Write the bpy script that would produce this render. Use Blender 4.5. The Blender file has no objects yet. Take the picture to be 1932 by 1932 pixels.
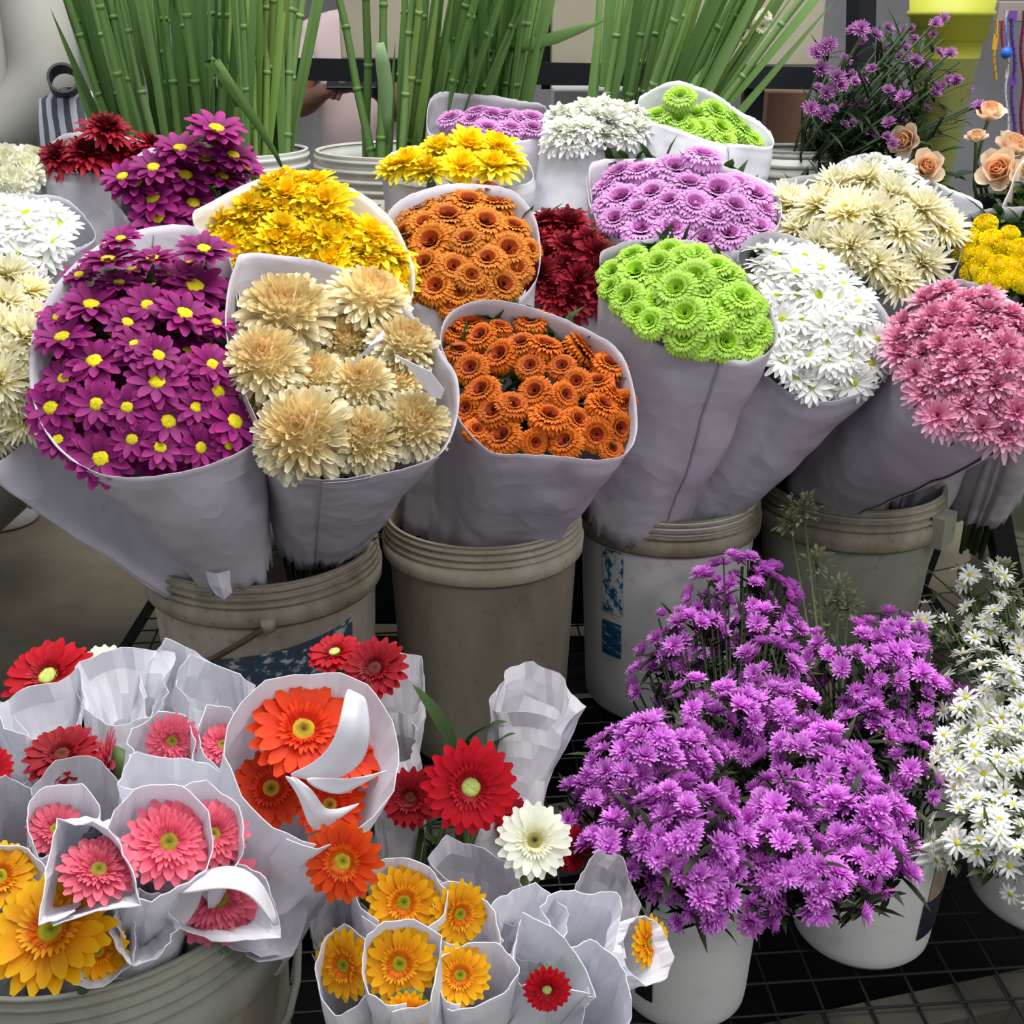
import bpy, bmesh, math, random
from mathutils import Vector, Matrix, Quaternion, noise
SC = bpy.context.scene
COL = SC.collection
R = math.radians
rnd = random.Random(7)

# ------------------------------------------------------------------ camera
F = 2300.0; W2 = 966.0; PITCH = R(22); CZ = 1.03
CAM = Vector((0, 0, CZ))
FW = Vector((0, math.cos(PITCH), -math.sin(PITCH)))
UP = Vector((0, math.sin(PITCH), math.cos(PITCH)))
RT = Vector((1, 0, 0))
cd = bpy.data.cameras.new('camera'); co = bpy.data.objects.new('camera', cd)
cd.sensor_width = 36; cd.lens = F / 1932 * 36; cd.clip_start = .05
co.location = CAM; co.rotation_euler = (R(90) - PITCH, 0, 0)
COL.objects.link(co); SC.camera = co

# ------------------------------------------------------------------ light
wd = bpy.data.worlds.new('world'); SC.world = wd; wd.use_nodes = True
bg = wd.node_tree.nodes['Background']
bg.inputs[0].default_value = (.86, .92, 1, 1); bg.inputs[1].default_value = .31
def area(name, loc, target, sx, sy, power, col):
    l = bpy.data.lights.new(name, 'AREA'); l.shape = 'RECTANGLE'; l.size = sx; l.size_y = sy
    l.energy = power; l.color = col
    o = bpy.data.objects.new(name, l); COL.objects.link(o); o.location = loc
    o.rotation_euler = (Vector(target) - Vector(loc)).to_track_quat('-Z', 'Y').to_euler()
    return o
area('market_skylight', (.3, 1.7, 3.3), (.1, 1.45, .5), 3.0, 2.0, 90, (1, .98, .96))
area('stall_lamp', (1.5, -.9, 2.3), (.3, 1.2, .3), .5, .5, 10, (1, .97, .93))
SC.view_settings.view_transform = 'Standard'; SC.view_settings.look = 'None'
SC.view_settings.exposure = .80; SC.view_settings.gamma = 1; SC.view_settings.use_curve_mapping = False

# ------------------------------------------------------------------ pixels <-> world
def ray(px, py): return RT * ((px - W2) / F) + UP * ((W2 - py) / F) + FW
def at(px, py, Y):
    d = ray(px, py); return CAM + d * (Y / d.y)
def atz(px, py, z):
    d = ray(px, py); return CAM + d * ((z - CZ) / d.z)
def onplane(px, py, P, n):
    d = ray(px, py); den = d.dot(n)
    return CAM + d * ((P - CAM).dot(n) / den)
def depth(P): return (P - CAM).dot(FW)
def mpx(P): return depth(P) / F            # metres per pixel at P
def proj(P):
    v = P - CAM; z = v.dot(FW); return (W2 + F * v.x / z, W2 - F * v.dot(UP) / z)

# ------------------------------------------------------------------ colours and materials
def lin(c):
    c = c / 255.0; return c / 12.92 if c <= .04045 else ((c + .055) / 1.055) ** 2.4
def rgb(r, g, b): return (lin(r), lin(g), lin(b))
def new_mat(name):
    m = bpy.data.materials.new(name); m.use_nodes = True
    nt = m.node_tree; return m, nt, nt.nodes['Principled BSDF']
def petal_mat(name, trans=.3, rough=.55, tint=.10):
    m, nt, p = new_mat(name)
    a = nt.nodes.new('ShaderNodeAttribute'); a.attribute_name = 'Col'
    oi = nt.nodes.new('ShaderNodeObjectInfo')
    mr = nt.nodes.new('ShaderNodeMapRange'); mr.inputs[3].default_value = 1 - tint; mr.inputs[4].default_value = 1 + tint
    nt.links.new(oi.outputs['Random'], mr.inputs[0])
    hs = nt.nodes.new('ShaderNodeHueSaturation')
    nt.links.new(mr.outputs[0], hs.inputs['Value']); nt.links.new(a.outputs['Color'], hs.inputs['Color'])
    nt.links.new(hs.outputs[0], p.inputs['Base Color'])
    p.inputs['Roughness'].default_value = rough; p.inputs['Specular IOR Level'].default_value = .25
    t = nt.nodes.new('ShaderNodeBsdfTranslucent'); nt.links.new(hs.outputs[0], t.inputs[0])
    mx = nt.nodes.new('ShaderNodeMixShader'); mx.inputs[0].default_value = trans
    nt.links.new(p.outputs[0], mx.inputs[1]); nt.links.new(t.outputs[0], mx.inputs[2])
    nt.links.new(mx.outputs[0], nt.nodes['Material Output'].inputs[0])
    return m
def flat(name, col, rough=.6, metal=0, spec=.4, noise_amt=.0, scale=20, col2=None, trans=0, bump=0):
    m, nt, p = new_mat(name)
    p.inputs['Base Color'].default_value = (*col, 1)
    p.inputs['Roughness'].default_value = rough; p.inputs['Metallic'].default_value = metal
    p.inputs['Specular IOR Level'].default_value = spec
    if col2:
        tc = nt.nodes.new('ShaderNodeTexCoord'); nz = nt.nodes.new('ShaderNodeTexNoise')
        nz.inputs['Scale'].default_value = scale; nz.inputs['Detail'].default_value = 6
        rp = nt.nodes.new('ShaderNodeValToRGB'); rp.color_ramp.elements[0].position = .38; rp.color_ramp.elements[1].position = .66
        rp.color_ramp.elements[0].color = (*col, 1); rp.color_ramp.elements[1].color = (*col2, 1)
        nt.links.new(tc.outputs['Object'], nz.inputs['Vector']); nt.links.new(nz.outputs['Fac'], rp.inputs[0])
        nt.links.new(rp.outputs[0], p.inputs['Base Color'])
        if bump:
            b = nt.nodes.new('ShaderNodeBump'); b.inputs['Strength'].default_value = bump; b.inputs['Distance'].default_value = .01
            nt.links.new(nz.outputs['Fac'], b.inputs['Height']); nt.links.new(b.outputs[0], p.inputs['Normal'])
    if trans:
        t = nt.nodes.new('ShaderNodeBsdfTranslucent'); t.inputs[0].default_value = (*col, 1)
        mx = nt.nodes.new('ShaderNodeMixShader'); mx.inputs[0].default_value = trans
        nt.links.new(p.outputs[0], mx.inputs[1]); nt.links.new(t.outputs[0], mx.inputs[2])
        nt.links.new(mx.outputs[0], nt.nodes['Material Output'].inputs[0])
    return m
def paper_mat(name, col, trans=.28):
    m, nt, p = new_mat(name)
    p.inputs['Base Color'].default_value = (*col, 1); p.inputs['Roughness'].default_value = .6
    p.inputs['Specular IOR Level'].default_value = .3
    tc = nt.nodes.new('ShaderNodeTexCoord')
    nz = nt.nodes.new('ShaderNodeTexNoise'); nz.inputs['Scale'].default_value = 12; nz.inputs['Detail'].default_value = 2
    vo = nt.nodes.new('ShaderNodeTexVoronoi'); vo.feature = 'F1'; vo.inputs['Scale'].default_value = 7
    nt.links.new(tc.outputs['Object'], nz.inputs['Vector'])
    mxv = nt.nodes.new('ShaderNodeMixRGB'); mxv.inputs[0].default_value = .25
    nt.links.new(tc.outputs['Object'], mxv.inputs[1]); nt.links.new(nz.outputs['Color'], mxv.inputs[2])
    nt.links.new(mxv.outputs[0], vo.inputs['Vector'])
    b = nt.nodes.new('ShaderNodeBump'); b.inputs['Strength'].default_value = .3; b.inputs['Distance'].default_value = .02
    nt.links.new(vo.outputs['Distance'], b.inputs['Height']); nt.links.new(b.outputs[0], p.inputs['Normal'])
    t = nt.nodes.new('ShaderNodeBsdfTranslucent'); t.inputs[0].default_value = (*col, 1)
    mx = nt.nodes.new('ShaderNodeMixShader'); mx.inputs[0].default_value = trans
    nt.links.new(p.outputs[0], mx.inputs[1]); nt.links.new(t.outputs[0], mx.inputs[2])
    nt.links.new(mx.outputs[0], nt.nodes['Material Output'].inputs[0])
    return m
PETAL = petal_mat('petal', tint=.14); LEAF = petal_mat('leaf', .22, .5, .2); DISC = petal_mat('flower_centre', .05, .8, .1)
PAPER = paper_mat('lilac_white_paper', rgb(213, 208, 216)); PAPER_W = paper_mat('white_paper', rgb(238, 238, 244))
PAPER_C = paper_mat('cream_paper', rgb(240, 232, 220)); PAPER_G = paper_mat('grey_white_paper', rgb(200, 197, 203))
BLACK = flat('black_steel', rgb(20, 22, 28), .5, .2)

# ------------------------------------------------------------------ object helpers
def tag(o, label, cat, group=None, kind=None):
    if label: o['label'] = label
    if cat: o['category'] = cat
    if group: o['group'] = group
    if kind: o['kind'] = kind
    return o
def thing(name, loc, label, cat, group=None):
    o = bpy.data.objects.new(name, None); o.empty_display_size = .03; o.location = loc; COL.objects.link(o)
    return tag(o, label, cat, group)
def mesh_of(name, V, Fc, K=None, smooth=True):
    me = bpy.data.meshes.new(name); me.from_pydata([tuple(v) for v in V], [], Fc)
    if K:
        at_ = me.attributes.new('Col', 'FLOAT_COLOR', 'POINT')
        at_.data.foreach_set('color', [x for c in K for x in (c[0], c[1], c[2], 1)])
    if smooth: me.polygons.foreach_set('use_smooth', [True] * len(me.polygons))
    me.update(); return me
def put(name, me, mat=None, parent=None, mw=None, kind=None):
    """link a mesh; mw is its world matrix (parents here are never rotated unless given by matrix)"""
    o = bpy.data.objects.new(name, me); COL.objects.link(o)
    if mat is not None and not me.materials: me.materials.append(mat)
    mw = mw or Matrix.Identity(4)
    if parent is not None:
        o.parent = parent
        o.matrix_basis = wm(parent).inverted() @ mw
    else: o.matrix_basis = mw
    if kind: o['kind'] = kind
    return o
def wm(o):
    m = o.matrix_basis.copy()
    while o.parent: o = o.parent; m = o.matrix_basis @ m
    return m
class MB:
    def __init__(s): s.V = []; s.F = []; s.K = []
    def add(s, V, Fc, c=(1, 1, 1)):
        b = len(s.V); s.V += [Vector(v) for v in V]; s.F += [tuple(i + b for i in f) for f in Fc]; s.K += [c] * len(V)
    def box(s, c, sz, rot=None, col=(1, 1, 1)):
        c = Vector(c); h = Vector(sz) / 2
        V = [Vector((x * h.x, y * h.y, z * h.z)) for x in (-1, 1) for y in (-1, 1) for z in (-1, 1)]
        if rot: V = [rot @ v for v in V]
        s.add([c + v for v in V], [(0, 1, 3, 2), (4, 6, 7, 5), (0, 4, 5, 1), (2, 3, 7, 6), (0, 2, 6, 4), (1, 5, 7, 3)], col)
    def bar(s, a, b, w, t, col=(1, 1, 1)):
        a = Vector(a); b = Vector(b); d = b - a
        s.box((a + b) / 2, (w, t, d.length), d.to_track_quat('Z', 'Y').to_matrix(), col)
    def tube(s, P, r, n=6, col=(1, 1, 1), r2=None):
        P = [Vector(p) for p in P]; r2 = r if r2 is None else r2; V = []; Fc = []; m = len(P); prev = None
        for i, p in enumerate(P):
            d = (P[min(i + 1, m - 1)] - P[max(i - 1, 0)]).normalized()
            x = d.orthogonal().normalized() if prev is None else (prev - d * prev.dot(d)).normalized()
            prev = x; y = d.cross(x); q = r + (r2 - r) * i / max(1, m - 1)
            V += [p + (x * math.cos(a) + y * math.sin(a)) * q for a in [2 * math.pi * k / n for k in range(n)]]
        for i in range(m - 1):
            for k in range(n):
                Fc.append((i * n + k, i * n + (k + 1) % n, (i + 1) * n + (k + 1) % n, (i + 1) * n + k))
        Fc += [tuple(range(n - 1, -1, -1)), tuple(range((m - 1) * n, m * n))]
        s.add(V, Fc, col)
    def lathe(s, prof, n=48, c=(0, 0, 0), col=(1, 1, 1), close=False):
        c = Vector(c); V = []; Fc = []; m = len(prof)
        for r, z in prof:
            V += [c + Vector((r * math.cos(2 * math.pi * k / n), r * math.sin(2 * math.pi * k / n), z)) for k in range(n)]
        for i in range(m - 1):
            for k in range(n): Fc.append((i * n + k, i * n + (k + 1) % n, (i + 1) * n + (k + 1) % n, (i + 1) * n + k))
        if prof[0][0] > 1e-5 and close: Fc.append(tuple(range(n - 1, -1, -1)))
        s.add(V, Fc, col)
    def leaf(s, a, d, L, w, droop, c0, c1, up=Vector((0, 0, 1)), rows=5, fold=.25):
        """a leaf blade from a along d, bending down by droop"""
        d = d.normalized(); sd = d.cross(up)
        if sd.length < .05: sd = d.orthogonal()
        sd.normalize(); p = Vector(a); b = len(s.V)
        for i in range(rows + 1):
            t = i / rows; ww = w * .5 * (math.sin(math.pi * min(1, .12 + t * .88)) ** .8 if i < rows else .03)
            nn = sd.cross(d).normalized(); cc = tuple(c0[k] * (1 - t) + c1[k] * t for k in range(3))
            s.V += [p - sd * ww + nn * ww * fold, p, p + sd * ww + nn * ww * fold]; s.K += [cc] * 3
            d = (d + Vector((0, 0, -droop / rows))).normalized(); p = p + d * (L / rows)
        for i in range(rows):
            q = b + i * 3
            s.F += [(q, q + 1, q + 4, q + 3), (q + 1, q + 2, q + 5, q + 4)]
    def obj(s, name, mat, parent=None, kind=None, smooth=False, bevel=0, color=False):
        me = mesh_of(name, s.V, s.F, s.K if color else None, smooth)
        o = put(name, me, mat, parent, kind=kind)
        if parent is not None:       # keep the mesh near its thing's origin
            off = wm(parent).translation; me.transform(Matrix.Translation(-off)); o.matrix_basis = Matrix.Identity(4)
        if bevel:
            b = o.modifiers.new('bevel', 'BEVEL'); b.width = bevel; b.segments = 2; b.limit_method = 'ANGLE'
        return o
def frame(n, spin=0):
    n = n.normalized(); q = n.to_track_quat('Z', 'Y'); return q.to_matrix().to_4x4() @ Matrix.Rotation(spin, 4, 'Z')

# ------------------------------------------------------------------ setting
def dirt(name, a, b, c, sc):
    return flat(name, a, .9, 0, .2, 0, sc, b, bump=c)
m = MB(); m.box((0, 2.2, -.40), (9, 8, .1)); fl = m.obj('floor', dirt('dirty_concrete', rgb(134, 124, 106), rgb(104, 96, 82), .25, 3.5)); fl['kind'] = 'structure'
m = MB(); m.box((0, 6.2, 1.2), (9, .1, 3.2)); wl = m.obj('wall_back', flat('stall_back_wall', rgb(150, 150, 152), .8, col2=rgb(120, 116, 116), scale=1.4)); wl['kind'] = 'structure'
# ------------------------------------------------------------------ flower meshes (radius 1, facing +Z)
class FB:
    def __init__(s, seed): s.V = []; s.F = []; s.K = []; s.r = random.Random(seed)
    def petal(s, az, r0, L, W, e0, e1, z0=0, c0=(1, 1, 1), c1=(1, 1, 1), rows=4, cup=.2, tip=.35, peak=.65, cm=None):
        b = len(s.V); ca, sa = math.cos(az), math.sin(az); r, z = r0, z0
        for i in range(rows + 1):
            t = i / rows; e = e0 + (e1 - e0) * t
            f = .42 + .58 * math.sin(min(1, t / peak) * math.pi / 2)
            if t > peak: f *= max(0, 1 - ((t - peak) / (1 - peak)) ** 2 * (1 - tip))
            w = W * .5 * f; rise = cup * w
            if cm and t < .5: c = [c0[k] + (cm[k] - c0[k]) * t * 2 for k in range(3)]
            elif cm: c = [cm[k] + (c1[k] - cm[k]) * (t * 2 - 1) for k in range(3)]
            else: c = [c0[k] + (c1[k] - c0[k]) * t for k in range(3)]
            nr, nz = -math.sin(e), math.cos(e)
            for q, up in ((-w, rise), (0, 0), (w, rise)):
                rr = r + nr * up; s.V.append((rr * ca - q * sa, rr * sa + q * ca, z + nz * up)); s.K.append(c)
            r += math.cos(e) * L / rows; z += math.sin(e) * L / rows
        for i in range(rows):
            q = b + i * 3; s.F += [(q, q + 1, q + 4, q + 3), (q + 1, q + 2, q + 5, q + 4)]
    def ring(s, n, r0, L, W, e0, e1, z0, c0, c1, je=.1, jl=.08, off=0, **k):
        for i in range(n):
            q = s.r.uniform(.9, 1.08)
            s.petal(2 * math.pi * (i + off) / n + s.r.uniform(-.25, .25) * 2 / n, r0, L * (1 + s.r.uniform(-jl, jl)), W,
                    e0 + s.r.uniform(-je, je), e1 + s.r.uniform(-je, je), z0, [x * q for x in c0], [x * q for x in c1], **k)
    def disc(s, R_, h, z0, c0, c1, rings=6, seg=18, bump=.08, dip=0):
        b = len(s.V)
        for i in range(rings + 1):
            t = i / rings
            for k in range(seg):
                a = 2 * math.pi * k / seg + (i % 2) * math.pi / seg; rr = R_ * t
                z = z0 + h * math.sqrt(max(0, 1 - t * t)) - dip * math.exp(-(t / .35) ** 2) + s.r.uniform(-bump, bump) * R_
                s.V.append((rr * math.cos(a), rr * math.sin(a), z)); q = s.r.uniform(.85, 1.15)
                s.K.append([(c0[j] + (c1[j] - c0[j]) * t) * q for j in range(3)])
        for i in range(rings):
            for k in range(seg):
                s.F.append((b + i * seg + k, b + (i + 1) * seg + k, b + (i + 1) * seg + (k + 1) % seg, b + i * seg + (k + 1) % seg))
    def me(s, name, mat):
        m = mesh_of(name, s.V, s.F, s.K); m.materials.append(mat); return m
SPEC = {}
def species(key, make, nvar=3, disc=None):
    L = []
    for i in range(nvar):
        f = FB(hash_(key) + i * 17); make(f); L.append(f.me(key + '_petals', PETAL))
    D = None
    if disc:
        f = FB(hash_(key) + 91); f.disc(**disc); D = f.me(key + '_disc', DISC)
    SPEC[key] = (L, D)
def hash_(s): return sum((i + 1) * ord(c) for i, c in enumerate(s)) % 9973

def mk_daisy(c0, c1, n=13, wide=.36, e=.12):
    def g(f):
        f.ring(n, .14, .86, wide, e, -.12, 0, c0, c1, je=.16, jl=.1, cup=.28, tip=.3, peak=.6, rows=5)
        f.ring(int(n * .75), .12, .74, wide * .9, e + .28, .18, .03, c0, c1, je=.2, jl=.12, off=.5, cup=.3, tip=.3, peak=.6, rows=5)
    return g
def mk_button(cc, cm, ct, n=30):
    """button mum: small dark hollow, rolled crown, many short hanging petals"""
    def g(f):
        mixc = lambda a, b, t: [a[k] + (b[k] - a[k]) * t for k in range(3)]
        f.ring(n, .25, .30, .13, 1.25, -.2, -.02, mixc(cc, cm, .5), ct, rows=4, je=.1, cup=.3, cm=cm)
        f.ring(n, .38, .38, .15, .95, -.6, -.02, cm, ct, off=.3, rows=4, cup=.35, je=.15)
        f.ring(n, .50, .44, .16, .6, -1.0, -.08, cm, ct, off=.6, rows=4, cup=.4, je=.2)
        f.ring(n, .50, .46, .16, .1, -1.3, -.22, ct, ct, off=.1, rows=4, cup=.5, je=.25)
        f.ring(n - 4, .42, .46, .16, -.3, -1.3, -.38, ct, ct, off=.4, rows=3, cup=.5, je=.25)
        f.ring(16, .05, .24, .11, 1.2, .5, -.05, cc, cm, rows=3, je=.2)
        f.ring(24, .14, .24, .11, 1.35, .3, -.04, cc, cm, rows=3, je=.15, off=.4)
    return g
def mk_pompon(c_in, c_mid, c_out, n=210, lo=-.35, size=.34, W=.15):
    def g(f):
        f.disc(.62, .48, -.16, c_mid, c_mid, rings=5, seg=16, bump=.02)
        for i in range(n):
            t = (i + .5) / n; u = 1 - t * (1 - lo)            # cos of polar angle
            th = math.acos(max(-1, min(1, u))); az = i * 2.39996
            el = math.pi / 2 - th * 1.0
            r0 = .60 * math.sin(th) * .95; z0 = .46 * math.cos(th) - .12
            k = min(1, th / 1.5); c = [c_in[j] + (c_mid[j] - c_in[j]) * min(1, k * 2) if k < .5 else c_mid[j] + (c_out[j] - c_mid[j]) * (k * 2 - 1) for j in range(3)]
            q = f.r.uniform(.82, 1.12); c = [x * q for x in c]
            f.petal(az + f.r.uniform(-.15, .15), r0, size * (.65 + .55 * k) * f.r.uniform(.85, 1.15), W, el + f.r.uniform(-.3, .3) - .1, el + .45 + f.r.uniform(-.3, .4) - .6 * k, z0,
                    [x * .9 for x in c], c, rows=3, cup=.9, tip=.5, peak=.7)
    return g
def mk_spider(c_in, c_out, n=90):
    def g(f):
        for i in range(n):
            t = i / n; az = i * 2.39996; e = 1.35 - 1.45 * t + f.r.uniform(-.2, .2); q = f.r.uniform(.92, 1.05)
            f.petal(az, .03 + .1 * t, (.55 + .4 * t) * f.r.uniform(.85, 1.2), .13, e, e + f.r.uniform(-.5, .35), .05 * (1 - t), c_in, [x * q for x in c_out], rows=5, cup=.7, tip=.25, peak=.6)
    return g
def mk_mum(c_in, c_mid, c_out, n=(10, 14, 18, 20), W=.2, flare=.0):
    def g(f):
        m = len(n); f.disc(.5, .22, -.12, c_in, c_mid, rings=4, seg=14, bump=.02)
        for j, k in enumerate(n):
            t = j / max(1, m - 1); e = 1.25 - 1.2 * t + flare
            c = [c_in[q] + (c_mid[q] - c_in[q]) * t * 2 if t < .5 else c_mid[q] + (c_out[q] - c_mid[q]) * (t * 2 - 1) for q in range(3)]
            f.ring(k, .04 + .1 * t, .5 + .42 * t, W, e, e - .5, .1 * (1 - t), [x * .94 for x in c], c, je=.3, jl=.18, off=j * .37, rows=4, cup=.45, tip=.35)
    return g
def mk_gerb(c0, c1, cin, n=17):
    def g(f):
        f.ring(n, .2, .80, .27, .06, -.10, 0, c0, c1, je=.1, jl=.05, cup=.16, tip=.3, peak=.7, rows=5)
        f.ring(n, .2, .68, .25, .2, .05, .03, c0, c1, je=.12, jl=.08, off=.5, cup=.18, tip=.3, peak=.7, rows=5)
        f.ring(28, .2, .30, .09, .55, .25, .05, cin, c1, je=.2, jl=.15, rows=3, cup=.3)
        f.ring(26, .17, .20, .07, .9, .4, .05, cin, c0, je=.2, jl=.15, off=.5, rows=3, cup=.3)
    return g
def mk_gerb2(c0, c1, cin, n=17):
    def g(f):
        mk_gerb(c0, c1, cin, n)(f)
        f.ring(30, .2, .48, .12, .5, .3, .06, c0, c1, je=.25, jl=.15, off=.2, rows=4, cup=.4)
        f.ring(30, .18, .36, .10, .8, .5, .06, c0, c1, je=.25, jl=.15, off=.7, rows=4, cup=.4)
    return g
def mk_aster(c0, c1):
    def g(f):
        f.ring(17, .08, .9, .24, .45, .2, -.12, c0, c1, je=.25, jl=.14, rows=3, cup=.35, tip=.4, peak=.7)
        f.ring(15, .06, .82, .23, .85, .6, -.1, c0, c1, je=.25, jl=.15, off=.5, rows=3, cup=.35, tip=.4, peak=.7)
        f.ring(12, .04, .64, .2, 1.15, .9, -.08, c0, c1, je=.25, jl=.15, off=.3, rows=3, cup=.35, tip=.4, peak=.7)
    return g
def mk_rose(c0, c1):
    def g(f):
        for j, (k, r0, L, W, e0, e1) in enumerate(((4, .05, .9, .6, 1.5, 1.6), (4, .16, .95, .75, 1.3, 1.65), (5, .24, .95, .9, 1.1, 1.6), (5, .3, 1.0, 1.0, .85, 1.2), (5, .32, 1.05, 1.0, .55, .5))):
            f.ring(k, r0 * .7, L, W, e0, e1, -.35 - .03 * j, [x * .9 for x in c0], c1 if j > 2 else c0, je=.08, jl=.06, off=j * .43, rows=5, cup=.55, tip=.55, peak=.6)
    return g
Y_ = rgb
species('purple_daisy', mk_daisy(rgb(104, 10, 78), rgb(172, 42, 134)), 4, dict(R_=.285, h=.13, z0=.02, c0=rgb(205, 196, 30), c1=rgb(214, 196, 20), bump=.06))
species('white_daisy', mk_daisy(rgb(238, 240, 232), rgb(248, 248, 246), 16, .26, .2), 3, dict(R_=.2, h=.1, z0=.03, c0=rgb(150, 180, 40), c1=rgb(196, 196, 60), bump=.06))
species('cream_pompon', mk_pompon(rgb(240, 202, 138), rgb(250, 230, 172), rgb(255, 248, 218), 230, -.35, .36, .17), 3)
species('orange_button', mk_button(rgb(58, 12, 8), rgb(178, 62, 16), rgb(226, 124, 24)), 3)
species('amber_button', mk_button(rgb(84, 20, 8), rgb(186, 76, 16), rgb(230, 150, 44)), 3)
species('lilac_button', mk_button(rgb(120, 24, 84), rgb(200, 112, 188), rgb(226, 176, 226)), 3)
species('green_button', mk_button(rgb(96, 150, 8), rgb(164, 214, 46), rgb(190, 226, 104)), 3)
species('yellow_mum', mk_mum(rgb(255, 210, 0), rgb(255, 226, 8), rgb(255, 240, 60), (9, 12, 15, 16), .3, .12), 3)
species('red_mum', mk_mum(rgb(96, 6, 20), rgb(150, 16, 38), rgb(180, 34, 56), (14, 20, 24, 24), .21), 3)
species('white_mum', mk_mum(rgb(236, 238, 220), rgb(248, 248, 240), rgb(253, 253, 251), (12, 16, 20, 20), .27), 3)
species('pink_mum', mk_mum(rgb(206, 112, 148), rgb(226, 152, 182), rgb(244, 196, 216), (12, 16, 18, 18), .21), 3)
species('spider_mum', mk_spider(rgb(250, 236, 140), rgb(255, 253, 238), 110), 3)
species('yellow_pompon', mk_pompon(rgb(226, 170, 0), rgb(252, 226, 0), rgb(255, 244, 20), 150, -.6, .15, .2), 2)
species('white_pompon', mk_pompon(rgb(232, 232, 190), rgb(246, 246, 226), rgb(250, 250, 238), 120, -.5, .3, .26), 2)
G_D = dict(R_=.24, h=.08, z0=.04, bump=.05)
species('orange_gerbera', mk_gerb(rgb(206, 34, 12), rgb(240, 74, 18), rgb(226, 60, 20)), 3, dict(c0=rgb(90, 60, 20), c1=rgb(222, 186, 50), dip=.06, **G_D))
species('flame_gerbera', mk_gerb(rgb(224, 40, 12), rgb(246, 92, 20), rgb(240, 150, 30), 14), 2, dict(c0=rgb(120, 120, 10), c1=rgb(226, 200, 60), dip=.06, **G_D))
species('pink_gerbera', mk_gerb2(rgb(214, 56, 92), rgb(242, 120, 142), rgb(240, 130, 140)), 3, dict(c0=rgb(96, 100, 20), c1=rgb(170, 150, 50), dip=.06, **G_D))
species('red_gerbera', mk_gerb(rgb(170, 4, 22), rgb(214, 18, 40), rgb(150, 20, 30), 19), 3, dict(c0=rgb(206, 214, 130), c1=rgb(176, 186, 80), dip=.02, **G_D))
species('crimson_gerbera', mk_gerb(rgb(110, 2, 14), rgb(168, 14, 34), rgb(120, 10, 20), 19), 3, dict(c0=rgb(60, 40, 20), c1=rgb(130, 40, 40), dip=.03, **G_D))
species('yellow_gerbera', mk_gerb(rgb(228, 112, 4), rgb(253, 196, 14), rgb(232, 110, 10), 18), 3, dict(c0=rgb(96, 110, 10), c1=rgb(190, 170, 20), dip=.06, **G_D))
species('white_gerbera', mk_gerb(rgb(232, 232, 206), rgb(244, 244, 230), rgb(226, 220, 160), 18), 2, dict(c0=rgb(20, 24, 20), c1=rgb(196, 180, 90), dip=.06, **G_D))
species('violet_aster', mk_aster(rgb(208, 76, 200), rgb(236, 156, 242)), 4)
species('white_aster', mk_daisy(rgb(240, 242, 232), rgb(250, 250, 248), 10, .26, .2), 3, dict(R_=.24, h=.13, z0=.04, c0=rgb(196, 186, 40), c1=rgb(206, 196, 60), bump=.08, rings=4, seg=10))
species('statice', mk_aster(rgb(140, 50, 130), rgb(190, 130, 190)), 2)
species('peach_rose', mk_rose(rgb(249, 206, 160), rgb(253, 233, 206)), 3)

SCALE = dict(purple_daisy=1.16, white_daisy=1.12, cream_pompon=1.14, orange_button=1.06, amber_button=1.12, lilac_button=1.18, green_button=1.15, yellow_mum=1.12, red_mum=1.12, white_mum=1.12, orange_gerbera=1.12, pink_gerbera=1.15, yellow_gerbera=1.15, yellow_pompon=1.12, white_pompon=1.3)
def head(key, P, n, r, parent, name='flower_head', spin=None, flatten=1.0, mrnd=rnd):
    L, D = SPEC[key]; r = r * SCALE.get(key, 1)
    me = mrnd.choice(L)
    M = Matrix.Translation(P) @ frame(n, mrnd.uniform(0, 6.28) if spin is None else spin) @ Matrix.Diagonal((r, r, r * flatten, 1))
    o = put(name, me, None, parent, M)
    if D: put('flower_disc', D, None, o, M)
    return o
# ------------------------------------------------------------------ paper cones and bouquets
def resample(P, n, sharp=False):
    L = len(P); P = [Vector(p) for p in P]
    # closed Catmull-Rom, then even arc length
    Q = []
    for i in range(L):
        a, b, c, d = P[i - 1], P[i], P[(i + 1) % L], P[(i + 2) % L]
        for k in range(12):
            t = k / 12
            Q.append(b.lerp(c, t) if sharp else .5 * ((2 * b) + (c - a) * t + (2 * a - 5 * b + 4 * c - d) * t * t + (3 * b - a - 3 * c + d) * t ** 3))
    D = [0]
    for i in range(len(Q)): D.append(D[-1] + (Q[(i + 1) % len(Q)] - Q[i]).length)
    out = []; j = 0
    for k in range(n):
        s = D[-1] * k / n
        while D[j + 1] < s: j += 1
        t = (s - D[j]) / max(1e-9, D[j + 1] - D[j]); out.append(Q[j].lerp(Q[(j + 1) % len(Q)], t))
    return out
def mouth(px, Y, tilt, rot=0, n=None):
    cx = sum(p[0] for p in px) / len(px); cy = sum(p[1] for p in px) / len(px)
    C = at(cx, cy, Y); d = ray(cx, cy).normalized()
    if n is None:
        v = (UP * math.cos(R(rot)) + RT * math.sin(R(rot))); v = (v - d * v.dot(d)).normalized()
        n = (-d * math.cos(R(tilt)) + v * math.sin(R(tilt))).normalized()
    return C, n, [onplane(p[0], p[1], C, n) for p in px]
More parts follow.
